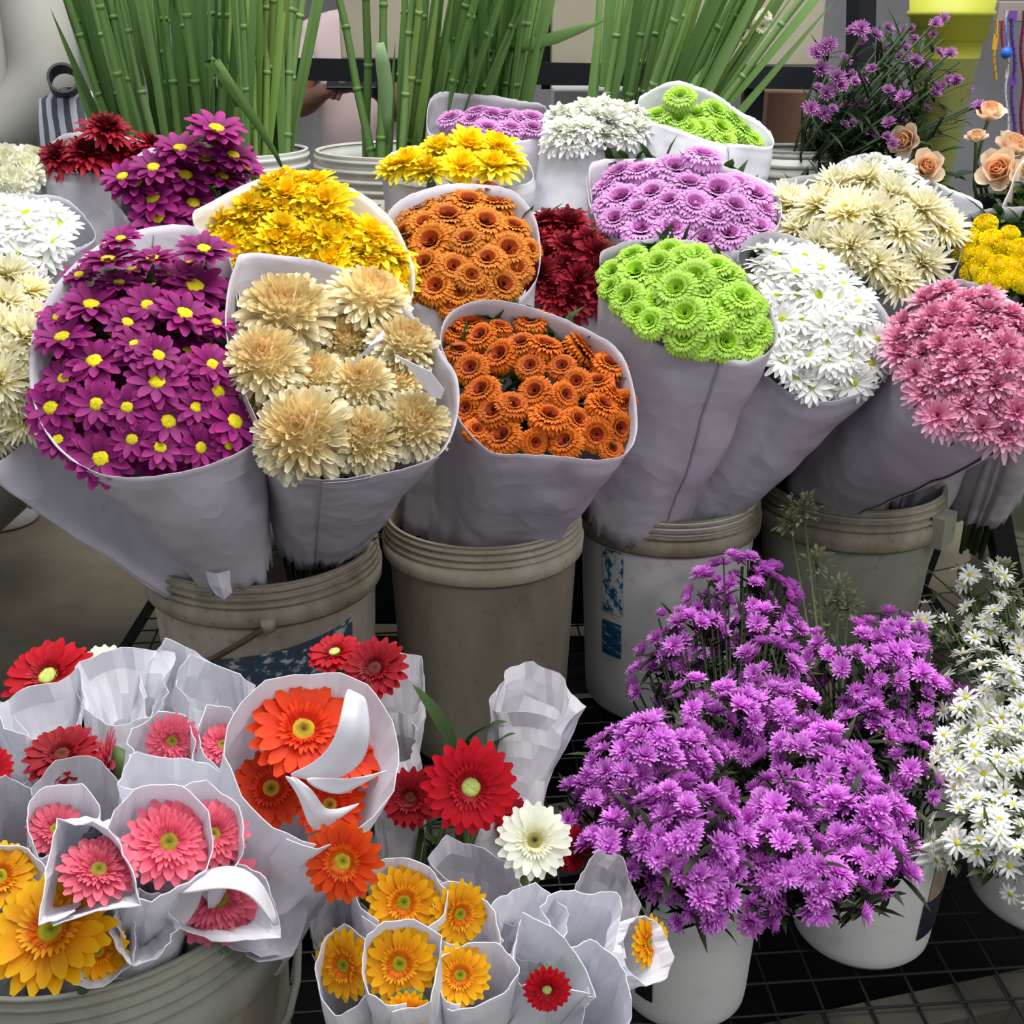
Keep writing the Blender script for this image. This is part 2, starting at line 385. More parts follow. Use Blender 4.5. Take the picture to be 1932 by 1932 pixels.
def cone(name, ring, n, base, br, mat, parent, bulge=.85, amp=.006, folds=5, seed=1, jit=.004, rows=32, seg=112, ext=0, crump=0, kind=None, axis=None):
    r_ = random.Random(seed); C = sum(ring, Vector()) / len(ring)
    if crump: rows, seg = 10, 36
    R3 = resample(ring, seg, bool(crump)); ax = (axis or (C - base)).normalized(); V = []; Fc = []
    fo = [(r_.uniform(0, seg), r_.uniform(-10, 10), r_.uniform(1.2, 3.0) * seg / 100, r_.choice((-1, -1, 1)) * r_.uniform(.5, 1.3)) for _ in range(folds if not crump else 2)]
    off = Vector((seed * 3.1, seed * 1.7, 0)); seam = int(r_.uniform(.52, .95) * seg); over = 7 if not crump else 3
    tot = seg + over
    for i in range(rows + 1):
        t = i / rows; s = t ** bulge
        for k in range(tot):
            kk = (k + seam) % seg; p = R3[kk]
            if crump and i % 2: p = p.lerp(R3[(kk + 1) % seg], .5)
            q = p - C; q = q - ax * q.dot(ax); q.normalize()
            b = base + q * br; X = b.lerp(p, s)
            if i == rows and jit:
                X = X + n * (noise.noise(Vector((kk / seg * 9 * 1.0, seed * 5.3, 0))) * jit * 2 + r_.uniform(-.3, .3) * jit)
            o_ = 0
            for (f0, dr, w, a) in fo:
                dd = abs((kk - f0 - dr * t + seg / 2) % seg - seg / 2); o_ += a * amp * math.exp(-(dd / w) ** 2) * (.3 + 1.2 * (1 - t))* (1 if t < .97 else .5)
            nz = noise.noise(Vector((X.x * 14, X.y * 14, X.z * 14)) + off) * amp * .9
            cz = 0
            if crump:
                g = Vector((X.x, X.y, X.z)) * 22 + off
                dv = noise.voronoi(g * .7)[0]; cz = min(1, (dv[1] - dv[0]) * 2.2) * crump * .9 + noise.noise(g * .5) * crump * 1.2 + r_.uniform(-.22, .22) * crump
            if not crump:
                dv = noise.voronoi(Vector((X.x, X.y, X.z)) * 8 + off)[0]; cz = min(1, (dv[1] - dv[0]) * 2.0) * .0045 * (.25 if i > rows - 3 else 1)
            if i < 2: X = X - ax * (abs(noise.noise(Vector((kk * .21, seed, 2.7)))) * .035 + noise.noise(Vector((kk * .9, seed, 1.7))) * .008) * (1 - i * .5)
            X = X + q * (o_ + nz * (1 if i < rows else .4) + cz + (.0025 * (k / tot) * (1 + t)))
            V.append(X)
    for i in range(rows):
        for k in range(tot - 1):
            a, b, c, d = i * tot + k, i * tot + k + 1, (i + 1) * tot + k + 1, (i + 1) * tot + k
            if not crump: Fc.append((a, b, c, d))
            elif i % 2: Fc += [(a, b, c), (a, c, d)]
            else: Fc += [(a, b, d), (b, c, d)]
    org = wm(parent).translation if parent else Vector()
    me = mesh_of(name, [v - org for v in V], Fc, None, not crump)
    o = put(name, me, mat, None); o.parent = parent; o.matrix_basis = Matrix.Identity(4)
    sm = o.modifiers.new('thickness', 'SOLIDIFY'); sm.thickness = .0007; sm.offset = 0
    if kind: o['kind'] = kind
    return o
def inside(x, y, P):
    c = False; j = len(P) - 1
    for i in range(len(P)):
        if (P[i][1] > y) != (P[j][1] > y) and x < (P[j][0] - P[i][0]) * (y - P[i][1]) / (P[j][1] - P[i][1]) + P[i][0]: c = not c
        j = i
    return c
def fillpts(P, d, have, r_, limit=400, ys=1.0):
    xs = [p[0] for p in P]; yy = [p[1] for p in P]; out = []
    for _ in range(limit * 30):
        x, y = r_.uniform(min(xs), max(xs)), r_.uniform(min(yy), max(yy))
        if inside(x, y, P) and all((x - a) ** 2 + ((y - b) / ys) ** 2 > d * d for a, b in [(h[0], h[1]) for h in have] + out):
            out.append((x, y))
            if len(out) >= limit: break
    return out
def leaves(name, pts, n, size, parent, c0=rgb(34, 52, 26), c1=rgb(70, 98, 48), r_=rnd, spread=.9, per=1):
    m = MB(); org = wm(parent).translation
    for p in pts:
        for _ in range(per):
            d = (n + Vector((r_.uniform(-1, 1), r_.uniform(-1, 1), r_.uniform(-1, 1))) * spread)
            q = r_.uniform(.7, 1.2); m.leaf(p - org, d, size * r_.uniform(.7, 1.3), size * .42, .5, [x * q for x in c0], [x * q for x in c1], rows=3)
    me = mesh_of(name, m.V, m.F, m.K); o = put(name, me, LEAF, None); o.parent = parent; o.matrix_basis = Matrix.Identity(4)
    o['kind'] = 'stuff'; return o
def bouquet(label, key, rim, Y, tilt, base, br, flowers=(), rot=0, fill=None, fd=50, fr=40, sink=.02, dome=.03, mat=PAPER, seed=1, cat='bouquet',
            name='wrapped_bouquet', group=None, bulge=.85, amp=.005, folds=5, spread=.5, ys=.8, jit=.004, up=.25, stems=True, foliage=True, crump=0, wrap='paper_wrapper', facing=None, fj=.22, flat_=1.0, fill_h=None, stem_len=.14):
    r_ = random.Random(seed * 101)
    C, n, ring = mouth(rim, Y, tilt, rot)
    base = Vector(base) if len(base) == 3 and abs(base[1]) < 20 else at(*base)
    t = thing(name, base, label, cat, group)
    cone(wrap, ring, n, base, br, mat, t, bulge, amp, folds, seed, jit, crump=crump, ext=0)
    Rm = sum((p - C).length for p in ring) / len(ring)
    have = [(f[0], f[1], f[2] if len(f) > 2 and f[2] else fr, f[3] if len(f) > 3 else None) for f in flowers]
    if fill: have += [(x, y, fr * r_.uniform(.85, 1.12), fill_h) for x, y in fillpts(fill, fd, have, r_, ys=ys)]
    for (x, y, rp, h0) in have:
        P = onplane(x, y, C - n * sink, n); rho = min(1.1, (P - C).length / Rm)
        hh = dome * (1 - rho * rho) + r_.uniform(-.15, .15) * rp * mpx(C) if h0 is None else h0
        P = onplane(x, y, C + n * (hh - sink), n)
        nf = n + (P - C) / Rm * spread + Vector((r_.uniform(-1, 1), r_.uniform(-1, 1), r_.uniform(-1, 1))) * fj + Vector((0, 0, up))
        if facing: nf = Vector(facing) + Vector((r_.uniform(-1, 1), r_.uniform(-1, 1), r_.uniform(-1, 1))) * .08
        head(key, P, nf, rp * mpx(P), t, mrnd=r_, flatten=flat_)
    if foliage and have:
        pp = [(x, y) for x, y in fillpts(rim, 17, [], r_, 110)]
        rr = (sum(h[2] for h in have) / len(have)) * mpx(C)
        pts = [C + (onplane(x, y, C - n * (sink + rr * 1.5), n) - C) * .8 for x, y in pp]
        leaves('foliage', pts, n, .042, t, r_=r_, per=2)
    if stems:
        m = MB(); ax = (base - C).normalized(); down = (ax + Vector((0, 0, -1.2))).normalized()
        for _ in range(9):
            o_ = Vector((r_.uniform(-1, 1), r_.uniform(-1, 1), 0)) * br * .6
            m.tube([base + o_ * 1.1 - ax * .1 - t.location, base + o_ - t.location, base + o_ * .7 + down * stem_len - t.location], .004, 5)
        me = mesh_of('stems', m.V, m.F, None); o = put('stems', me, STEM, None); o.parent = t; o.matrix_basis = Matrix.Identity(4)
    return t
STEM = flat('green_stem', rgb(70, 92, 48), .6, col2=rgb(96, 122, 62), scale=30)

# ------------------------------------------------------------------ buckets
def bucket_mat(name, a, b, streak, sc=9, lo=.4, hi=.7):
    m, nt, p = new_mat(name); p.inputs['Roughness'].default_value = .5; p.inputs['Specular IOR Level'].default_value = .3
    tc = nt.nodes.new('ShaderNodeTexCoord'); mp = nt.nodes.new('ShaderNodeMapping'); mp.inputs['Scale'].default_value = (1, 1, .35)
    n1 = nt.nodes.new('ShaderNodeTexNoise'); n1.inputs['Scale'].default_value = sc; n1.inputs['Detail'].default_value = 8; n1.inputs['Roughness'].default_value = .65
    n2 = nt.nodes.new('ShaderNodeTexNoise'); n2.inputs['Scale'].default_value = sc * 6; n2.inputs['Detail'].default_value = 4
    nt.links.new(tc.outputs['Object'], mp.inputs[0]); nt.links.new(mp.outputs[0], n1.inputs['Vector']); nt.links.new(tc.outputs['Object'], n2.inputs['Vector'])
    r1 = nt.nodes.new('ShaderNodeValToRGB'); r1.color_ramp.elements[0].position = lo; r1.color_ramp.elements[1].position = hi
    r1.color_ramp.elements[0].color = (*a, 1); r1.color_ramp.elements[1].color = (*b, 1)
    r2 = nt.nodes.new('ShaderNodeValToRGB'); r2.color_ramp.elements[0].position = .6; r2.color_ramp.elements[1].position = .75
    r2.color_ramp.elements[0].color = (0, 0, 0, 1); r2.color_ramp.elements[1].color = (.6, .6, .6, 1)
    mx = nt.nodes.new('ShaderNodeMixRGB'); mx.inputs[2].default_value = (*streak, 1)
    nt.links.new(n1.outputs['Fac'], r1.inputs[0]); nt.links.new(n2.outputs['Fac'], r2.inputs[0])
    nt.links.new(r2.outputs[0], mx.inputs[0]); nt.links.new(r1.outputs[0], mx.inputs[1]); nt.links.new(mx.outputs[0], p.inputs['Base Color'])
    return m
BK_DIRTY = bucket_mat('dirty_white_plastic', rgb(176, 167, 154), rgb(138, 126, 112), rgb(120, 104, 84))
BK_RIM = bucket_mat('grimy_rim_plastic', rgb(156, 148, 130), rgb(112, 100, 82), rgb(80, 66, 50), 14)
BK_TAN = bucket_mat('stained_grey_plastic', rgb(150, 143, 126), rgb(122, 113, 98), rgb(110, 98, 80))
BK_TANR = bucket_mat('stained_rim_plastic', rgb(186, 180, 160), rgb(150, 140, 118), rgb(112, 96, 76), 12)
BK_WHITE = bucket_mat('white_plastic', rgb(226, 226, 222), rgb(208, 208, 204), rgb(170, 164, 152), 5)
BK_CLEAN = bucket_mat('clean_white_plastic', rgb(232, 231, 226), rgb(222, 221, 216), rgb(206, 204, 196), 4)
BK_SAGE = bucket_mat('pale_grey_plastic', rgb(158, 158, 144), rgb(134, 134, 122), rgb(110, 104, 90), 6)
WIRE = flat('dull_wire', rgb(120, 112, 98), .5, .5)
RUST = flat('brown_handle', rgb(92, 74, 58), .6, col2=rgb(66, 52, 40), scale=40)
def rad_at(b, z): return b['rb'] + (b['rr'] * .955 - b['rb']) * (z - b['z0']) / b['h']
def bucket(label, x, y, z0, rr, rb, h, mat, rmat, collar=.2, ridges=3, name='plastic_bucket', group=None, inner=None):
    t = thing(name, (x, y, z0), label, 'bucket', group); rw = rr * .955; b = dict(x=x, y=y, z0=z0, rr=rr, rb=rb, h=h, t=t)
    m = MB(); m.lathe([(0, .004), (rb - .006, .004), (rb, .012)] + [(rb + (rw - rb) * k / 8, h * k / 8) for k in range(1, 9)] +
                      [(rw - .004, h), (rw - .005, h * .9), (rb - .002, .02), (0, .018)], 64)
    me = mesh_of('body', m.V, m.F); o = put('body', me, mat, None); o.parent = t
    zc = h * (1 - collar); prof = [(rw - .002, zc + .004), (rr - .003, zc), (rr, zc + .004)]
    zz = zc + (h - zc) * .45
    prof += [(rr + .001, zz)]
    for k in range(ridges):
        a = zz + (h - zz) * (k + .15) / ridges; c = zz + (h - zz) * (k + .95) / ridges; q = rr - .004 - .001 * k
        prof += [(q - .004, a), (q + .003, a + (c - a) * .35), (q + .003, a + (c - a) * .75), (q - .004, c)]
    prof += [(rw + .002, h + .003), (rw - .003, h + .004), (rw - .005, h)]
    m = MB(); m.lathe(prof, 64); me = mesh_of('rim', m.V, m.F); o = put('rim', me, rmat, None); o.parent = t
    return b
def label_patch(b, az0, az1, za, zb, mat, name='label', slant=0, off=.0015, n=24, label=None):
    """patch of print on the wall; azimuth 0 faces the camera side (-Y), positive to +X"""
    V = []; Fc = []; rows = 6
    for i in range(rows + 1):
        for k in range(n + 1):
            u = k / n; z = za + (zb - za) * i / rows + slant * (u - .5); a = R(az0 + (az1 - az0) * u)
            r = b['rb'] + (b['rr'] * .955 - b['rb']) * z / b['h'] + off
            V.append((r * math.sin(a), -r * math.cos(a), z))
    for i in range(rows):
        for k in range(n): Fc.append((i * (n + 1) + k, i * (n + 1) + k + 1, (i + 1) * (n + 1) + k + 1, (i + 1) * (n + 1) + k))
    me = mesh_of(name, V, Fc); uv = me.uv_layers.new(name='UVMap')
    for l in me.loops: uv.data[l.index].uv = ((l.vertex_index % (n + 1)) / n, (l.vertex_index // (n + 1)) / rows)
    o = put(name, me, mat, None); o.parent = b['t']
    if label: o['label'] = label
    return o
def worn_print(name, ink, base, ink2=None, sc=7, cut=.5, stretch=(1, 1, 1), soft=.04):
    m, nt, p = new_mat(name); p.inputs['Roughness'].default_value = .5
    tc = nt.nodes.new('ShaderNodeTexCoord'); mp = nt.nodes.new('ShaderNodeMapping'); mp.inputs['Scale'].default_value = stretch
    nz = nt.nodes.new('ShaderNodeTexNoise'); nz.inputs['Scale'].default_value = sc; nz.inputs['Detail'].default_value = 5; nz.inputs['Roughness'].default_value = .7
    rp = nt.nodes.new('ShaderNodeValToRGB'); rp.color_ramp.elements[0].position = cut - soft; rp.color_ramp.elements[1].position = cut + soft
    rp.color_ramp.elements[0].color = (*ink, 1); rp.color_ramp.elements[1].color = (*base, 1)
    if ink2: e = rp.color_ramp.elements.new(cut - soft - .08); e.color = (*ink, 1); rp.color_ramp.elements[0].color = (*ink2, 1)
    nt.links.new(tc.outputs['UV'], mp.inputs[0]); nt.links.new(mp.outputs[0], nz.inputs['Vector']); nt.links.new(nz.outputs['Fac'], rp.inputs[0])
    nt.links.new(rp.outputs[0], p.inputs['Base Color']); return m
def bail(b, pts, r=.003, mat=WIRE, name='handle', label=None):
    m = MB(); m.tube([Vector(p) - b['t'].location for p in pts], r, 8)
    me = mesh_of(name, m.V, m.F); o = put(name, me, mat, None); o.parent = b['t']
    if label: o['label'] = label
    return o
# ------------------------------------------------------------------ rack and tables
def wire_rack():
    t = thing('wire_rack', (.3, 1.3, 0), 'low black wire mesh rack carrying the flower buckets, dark underneath', 'rack')
    o3 = t.location; x0, x1, y0, y1 = -.57, .80, .45, 2.15
    m = MB(); n = 0
    y = y0
    while y < y1: m.tube([Vector((x0 - .12, y - .008, -.003)) - o3, Vector((x1, y + .12, -.003)) - o3], .0018, 5); y += .048
    x = x0 + .03
    while x < x1: m.tube([Vector((x, y0, -.006)) - o3, Vector((x - .12, y1, -.006)) - o3], .0018, 5); x += .055
    me = mesh_of('wire_mesh', m.V, m.F); o = put('wire_mesh', me, flat('black_wire', rgb(46, 46, 46), .5, .4), None); o.parent = t
    wood = flat('dark_timber', rgb(88, 82, 72), .8, col2=rgb(58, 54, 48), scale=8)
    for (a, b) in (((x0, 1.28, -.056), (x1, 1.62, -.056)), ((x0, .80, -.056), (x1, 1.16, -.056)), ((x0, 1.95, -.056), (x1, 1.95, -.056))):
        m = MB(); m.bar(Vector(a) - o3, Vector(b) - o3, .05, .09); me = mesh_of('crossbeam', m.V, m.F, None, False); o = put('crossbeam', me, wood, None); o.parent = t
    for a, b in (((x0 - .12, y0, -.008), (x0 - .12, y1 + .12, -.008)), ((x1 + .01, y0, -.008), (x1 + .01, y1 + .12, -.008)), ((x0 - .12, y0, -.008), (x1, y0, -.008)), ((x0 - .12, y1 + .06, -.008), (x1, y1 + .1, -.008))):
        m = MB(); m.bar(Vector(a) - o3, Vector(b) - o3, .014, .014); me = mesh_of('edge_bar', m.V, m.F, None, False); o = put('edge_bar', me, BLACK, None); o.parent = t
    for (x, y) in ((x0 + .03, .5), (x1 - .03, .5), (x0 + .03, 2.1), (x1 - .03, 2.1)):
        m = MB(); m.box(Vector((x, y, -.2)) - o3, (.04, .04, .3)); me = mesh_of('leg', m.V, m.F, None, False); o = put('leg', me, BLACK, None); o.parent = t
    m = MB(); m.box(Vector(((x0 + x1) / 2, (y0 + y1) / 2, -.2)) - o3, (x1 - x0, y1 - y0, .02)); me = mesh_of('under_rack_shade', m.V, m.F, None, False)
    o = put('under_rack_shade', me, flat('shade_black', rgb(12, 12, 13), .95, spec=.1), None); o.parent = t  # added black sheet standing in for the shade beneath the mesh
wire_rack()
def rear_table():
    t = thing('display_table', (.1, 2.3, -.35), 'black steel trestle table holding the rear row of buckets and bouquets', 'table')
    o3 = t.location
    m = MB(); m.box(Vector((.05, 2.26, .445)) - o3, (2.9, .9, .03)); me = mesh_of('table_top', m.V, m.F, None, False); o = put('table_top', me, BLACK, None); o.parent = t
    def part(n, f):
        m = MB(); f(m); me = mesh_of(n, [v - o3 for v in m.V], m.F, None, False); o = put(n, me, BLACK, None); o.parent = t
    def long_leg(a, b, w, t_):
        d = (b - a) / (b.z - a.z); part('leg', lambda m: m.bar(a + d * (.44 - a.z), a + d * (-.35 - a.z), w, t_))
    long_leg(at(1862, 885, 1.95), at(1925, 1200, 1.95), .05, .035); long_leg(at(1800, 905, 2.2), at(1725, 1110, 2.2), .035, .035)
    part('leg', lambda m: m.bar((-1.3, 2.0, .44), (-1.38, 1.95, -.35), .04, .04))
    part('leg', lambda m: m.bar((-1.3, 2.6, .44), (-1.38, 2.65, -.35), .04, .04))
    part('rail', lambda m: m.bar(at(1770, 920, 2.05), at(1870, 895, 2.0), .04, .02))
    part('rail', lambda m: m.bar(at(1880, 905, 2.15), at(1990, 895, 2.15), .03, .03))
    part('rail', lambda m: m.bar((-1.3, 2.6, .1), (1.3, 2.6, .1), .03, .03))
rear_table()
m = MB(); m.box((.12, 2.02, .18), (1.0, .04, .36)); tag(m.obj('gap_shade_panel', flat('navy_gap_shade', rgb(26, 29, 40), .45, col2=rgb(14, 16, 22), scale=9, bump=.4)), 'dark navy panel added to shade the gaps behind the front buckets', 'shade panel')  # added dark panel, makes the gaps between the front buckets read as shade

# ------------------------------------------------------------------ front and middle buckets
def bucket_px(label, px, py, z, rpx, taper, mat, rmat, z0=0, **k):
    P = atz(px, py, z); rr = rpx * mpx(P); h = z - z0
    return bucket(label, P.x, P.y, z0, rr, rr * taper, h, mat, rmat, **k)
B1 = bucket_px('dirty white bucket with worn blue print and brown bail handle, stained rim', 495, 1020, .365, 222, .86, BK_DIRTY, BK_RIM, collar=.15)
B2 = bucket_px('stained grey plastic bucket in the middle, plain side and no print', 911, 965, .37, 190, .83, BK_TAN, BK_TANR, collar=.15)
B3 = bucket_px('grey white bucket with a peeling vertical blue label', 1262, 925, .355, 175, .84, BK_WHITE, BK_RIM, collar=.15)
B4 = bucket_px('pale grey bucket with a wire bail handle beside the black trestle leg', 1608, 905, .335, 176, .78, BK_SAGE, BK_RIM)
BL = bucket('wide old grey bucket at the near left corner, packed with paper wrapped gerberas', -.352, .833, 0, .167, .145, .38, BK_TAN, BK_SAGE, ridges=4)
BM = bucket_px('small grey pail below the sleeved orange yellow gerberas', 800, 1790, .29, 172, .84, BK_WHITE, BK_SAGE)
def bucket_base(label, px, py, rpx, h, flare, mat, **k):
    P = atz(px, py, 0); rb = rpx * mpx(P)
    return bucket(label, P.x, P.y, 0, rb * flare, rb, h, mat, mat, collar=.12, ridges=1, **k)
A1 = bucket_base('clean white pail under the left violet asters', 1285, 1868, 116, .185, 1.2, BK_CLEAN)
A2 = bucket_base('clean white pail with a dark blue and tan label under the right violet asters', 1620, 1752, 124, .185, 1.2, BK_CLEAN)
A3 = bucket_base('clean white pail cut off at the right edge under the white asters', 1972, 1690, 140, .17, 1.2, BK_CLEAN)
PRINT = worn_print('blue_worn_print', rgb(30, 78, 108), rgb(184, 176, 162), rgb(60, 70, 80), 4, .56, (2.4, 1, 1), .03)
label_patch(B1, -18, 58, .215, .275, PRINT, 'printed_label', slant=.03, label='worn blue print flaking off')
PEEL = worn_print('blue_peeling_label', rgb(20, 110, 150), rgb(206, 206, 200), rgb(14, 78, 108), 1.6, .57, (.7, 3, 1), .02)
label_patch(B3, -52, -35, .19, .297, worn_print('blue_flaking_label', rgb(20, 110, 150), rgb(206, 206, 200), rgb(14, 78, 108), 2.4, .49, (.9, 2, 1), .02), 'printed_label', label='upper flaking part of the blue label')
label_patch(B3, -53, -36, .115, .175, PEEL, 'printed_label', label='lower part of the peeling blue label')
label_patch(A2, 34, 66, .10, .16, worn_print('tan_label', rgb(150, 120, 84), rgb(190, 176, 150), None, 4, .5, (1, 1, 1), .2), 'printed_label', label='tan half of the label')
label_patch(A2, 30, 66, .045, .10, worn_print('navy_label', rgb(44, 38, 70), rgb(226, 226, 220), rgb(30, 26, 52), 3, .66, (1, 1, 1), .02), 'printed_label', label='dark blue half of the label')
label_patch(A1, -52, -34, .04, .07, flat('black_label', rgb(26, 24, 28)), 'printed_label', label='small black mark')
# bail handles
def on_wall(b, az, z, off=.004):
    a = R(az); r = b['rb'] + (b['rr'] * .955 - b['rb']) * z / b['h'] + off
    return Vector((b['x'] + r * math.sin(a), b['y'] - r * math.cos(a), b['z0'] + z))
bail(B1, [on_wall(B1, 12 - 5.6 * k, .318 - .0105 * k, .014) for k in range(9)], .0042, RUST, label='brown bail handle')
m = MB(); p = on_wall(B1, 12, .318, .010) - B1['t'].location; m.lathe([(0, -.008), (.010, -.008), (.010, .008), (0, .008)], 16, p); me = mesh_of('handle_pivot', m.V, m.F); o = put('handle_pivot', me, BK_DIRTY, None); o.parent = B1['t']
bail(BL, [at(556, 1700, .84), at(562, 1780, .82), at(560, 1850, .80), at(545, 1915, .78), at(500, 1990, .75)], .0035, BK_SAGE, label='thin wire handle')
bail(B4, [at(1758, 925, 1.9), at(1768, 960, 1.89), at(1764, 1010, 1.88), at(1748, 1060, 1.87), at(1715, 1110, 1.86), at(1670, 1150, 1.855)], .0055, BK_SAGE, label='pale plastic bail handle')
p = B4['t'].location
m = MB(); m.box(on_wall(B4, 50, .29, .016) - p, (.05, .02, .05), Matrix.Rotation(R(50), 3, 'Z')); me = mesh_of('handle_ear', m.V, m.F, None, False); o = put('handle_ear', me, BK_SAGE, None); o.parent = B4['t']
PB = at(1965, 1005, 2.35)
bucket('pale green white pail half cut off by the right edge, behind the trestle', PB.x, PB.y, -.35, .14, .12, PB.z + .35 + .04, flat('pale_green_plastic', rgb(196, 202, 172), .5), flat('pale_green_plastic_rim', rgb(186, 194, 160), .5))
FB_ = at(0, 962, 3.35)
bucket('grimy white pail bottom showing at the left edge under the bouquets', FB_.x, FB_.y, -.35, .13, .11, .3, BK_WHITE, BK_RIM)
# wire basket behind bucket 4
t = thing('wire_basket', at(1740, 1110, 2.05), 'bent pale wire grid beside the black trestle leg', 'wire grid'); o3 = t.location
m = MB()
for a, b in (((1668, 1098), (1800, 1070)), ((1728, 1055), (1860, 1170)), ((1700, 1130), (1850, 1110)), ((1700, 1070), (1810, 1150)), ((1655, 1105), (1730, 1100))):
    m.tube([at(*a, 2.0) - o3, at(*b, 2.08) - o3], .0018, 5)
me = mesh_of('wires', m.V, m.F); o = put('wires', me, WIRE, None); o.parent = t
m = MB(); P = atz(1118, 1290, -.185); m.add([P + Vector(v) for v in ((-.06, -.06, 0), (.09, -.05, .004), (.08, .06, 0), (-.05, .09, .006), (0, 0, .02))], [(0, 1, 4), (1, 2, 4), (2, 3, 4), (3, 0, 4)])
o = m.obj('paper_scrap', flat('cream_scrap', rgb(226, 224, 196))); tag(o, 'crumpled cream paper scrap under the wire mesh between two buckets', 'paper scrap')

# ------------------------------------------------------------------ rear buckets with gladiolus stalks
def rear_bucket(label, px, py, Y, rpx, z0=.46, mat=BK_WHITE, rm=BK_WHITE):
    P = at(px, py, Y); rr = rpx * mpx(P); return bucket(label, P.x, P.y, z0, rr, rr * .84, P.z - z0, mat, rm, collar=.34, ridges=4)
R1 = rear_bucket('white bucket at the rear left filled with tall green stalks', 412, 285, 2.3, 174)
R2 = rear_bucket('white bucket with brown rim grooves, rear middle, behind the yellow bouquet', 775, 284, 2.3, 186, rm=bucket_mat('brown_grooved_rim', rgb(214, 210, 196), rgb(190, 182, 164), rgb(140, 120, 92), 7))
R3 = rear_bucket('white bucket hidden low behind the lilac and white bouquets', 1185, 284, 2.3, 160)
R4 = rear_bucket('white bucket at the rear right under the drooping lilac sprays', 1500, 282, 2.25, 92 + 0, mat=BK_WHITE, rm=BK_SAGE)
GC = [(rgb(78, 112, 56), rgb(112, 148, 82)), (rgb(92, 128, 66), rgb(138, 172, 104)), (rgb(60, 94, 54), rgb(96, 132, 84)), (rgb(104, 138, 64), rgb(146, 174, 92))]
STK = []
for i in range(6):
    q = random.Random(40 + i); s = MB(); c0, c1 = GC[i % 4]; r0 = q.uniform(.0075, .0105)
    P = [Vector((q.uniform(-.003, .003), q.uniform(-.003, .003), z * .1)) for z in range(0, 9)]
    s.tube(P, r0, 8, c1, r0 * .6); lv = []
    for z in range(1, 8): s.tube([P[z] + Vector((0, 0, -.003)), P[z] + Vector((0, 0, .004))], r0 * (1.1 - .05 * z), 8, [min(1, c * 1.15) for c in c1])
    for k in range(3):
        l = MB(); a = q.uniform(0, 6.28); d = Vector((math.cos(a) * .07, math.sin(a) * .07, 1))
        z = .04 + .17 * k + q.uniform(0, .08); l.leaf((math.cos(a) * r0 * .9, math.sin(a) * r0 * .9, z), d, q.uniform(.38, .6), q.uniform(.015, .025), q.uniform(-.02, .10), c0, c1, up=Vector((-math.sin(a), math.cos(a), .2)), rows=8, fold=.35)
        me = mesh_of('blade', l.V, l.F, l.K); me.materials.append(LEAF); lv.append(me)
    me = mesh_of('stalk', s.V, s.F, s.K); me.materials.append(LEAF); STK.append((me, lv))
def stalk(b, pb, pt, Y, label, group, nl=3):
    """a stalk through pixel pb at the bucket rim, heading for pixel pt at the top of the frame"""
    A = at(pb[0], pb[1], Y); B = at(pt[0], pt[1], Y + rnd.uniform(-.05, .08)); d = (B - A).normalized()
    k = (A.z - (b['z0'] + .06)) / d.z; S = A - d * k
    cx, cy = S.x - b['x'], S.y - b['y']; rr = math.hypot(cx, cy); lim = b['rb'] - .02
    if rr > lim: S = Vector((b['x'] + cx * lim / rr, b['y'] + cy * lim / rr, S.z)); d = (B - S).normalized()
    t = thing('gladiolus_stalk', S, label, 'flower stalk', group)
    M = Matrix.Translation(S) @ frame(d, rnd.uniform(0, 6.28)) @ Matrix.Diagonal((1, 1, rnd.uniform(.98, 1.15), 1))
    me, lv = rnd.choice(STK); put('stem', me, None, t, M)
    for l in lv[:min(nl, rnd.choice((2, 2, 3)))]: put('leaf_blade', l, None, t, M)
    return t
def stalk_set(b, xb, xt, n, Y, yb, label, group, skew=1.0):
    for i in range(n):
        u = (i + rnd.uniform(.2, .8)) / n; v = max(0, min(1, u + rnd.uniform(-.06, .06)))
        yy = Y + rnd.uniform(-.09, .09); stalk(b, (xb[0] + (xb[1] - xb[0]) * u, yb), (xt[0] + (xt[1] - xt[0]) * v, 0), yy, label, group)
stalk_set(R1, (182, 556), (128, 572), 34, 2.3, 262, 'tall green sword leaved stalk in the rear left white bucket', 'stalks in the rear left bucket')
stalk_set(R2, (748, 885), (758, 985), 17, 2.3, 262, 'tall green sword leaved stalk in the rear middle bucket with brown grooves', 'stalks in the rear middle bucket')
stalk_set(R2, (885, 1030), (880, 1036), 10, 2.33, 230, 'tall green sword leaved stalk in the rear middle bucket with brown grooves', 'stalks in the rear middle bucket')
stalk(R2, (690, 240), (640, 0), 2.22, 'green stalk leaning left in front of the vendor, above the grooved bucket', None, 1)
stalk(R2, (694, 250), (690, 0), 2.26, 'upright green stalk in front of the vendor hands, left of the dense middle stalks', None, 1)
stalk(R2, (722, 250), (722, 0), 2.2, 'pale green single blade stalk right of the vendor watch, front of the grooved bucket', None, 1)
stalk(R3, (1118, 190), (1172, 0), 2.3, 'leftmost of the leaning green stalks behind the white bouquet, standing apart', None)
stalk(R3, (1136, 190), (1165, 0), 2.33, 'green stalk pressed against the leftmost one behind the white bouquet', None)
stalk_set(R3, (1175, 1345), (1205, 1450), 17, 2.3, 170, 'tall green stalk leaning right behind the white and green bouquets', 'stalks behind the white and green bouquets')
t = stalk(R3, (1330, 170), (1510, 0), 2.22, 'outermost green stalk bending far right towards the white florets', None)
FL = thing('floret_spike', at(1395, 95, 2.35), 'small spike of white florets at the top of the right stalks', 'flower spike')
for (x, y, r) in ((1420, 30, 16), (1438, 50, 17), (1412, 52, 13), (1446, 28, 14), (1400, 78, 11)):
    head('white_gerbera', at(x, y, 2.32), Vector((rnd.uniform(-.6, .6), -.6, .6)), r * .00103, FL, 'floret')
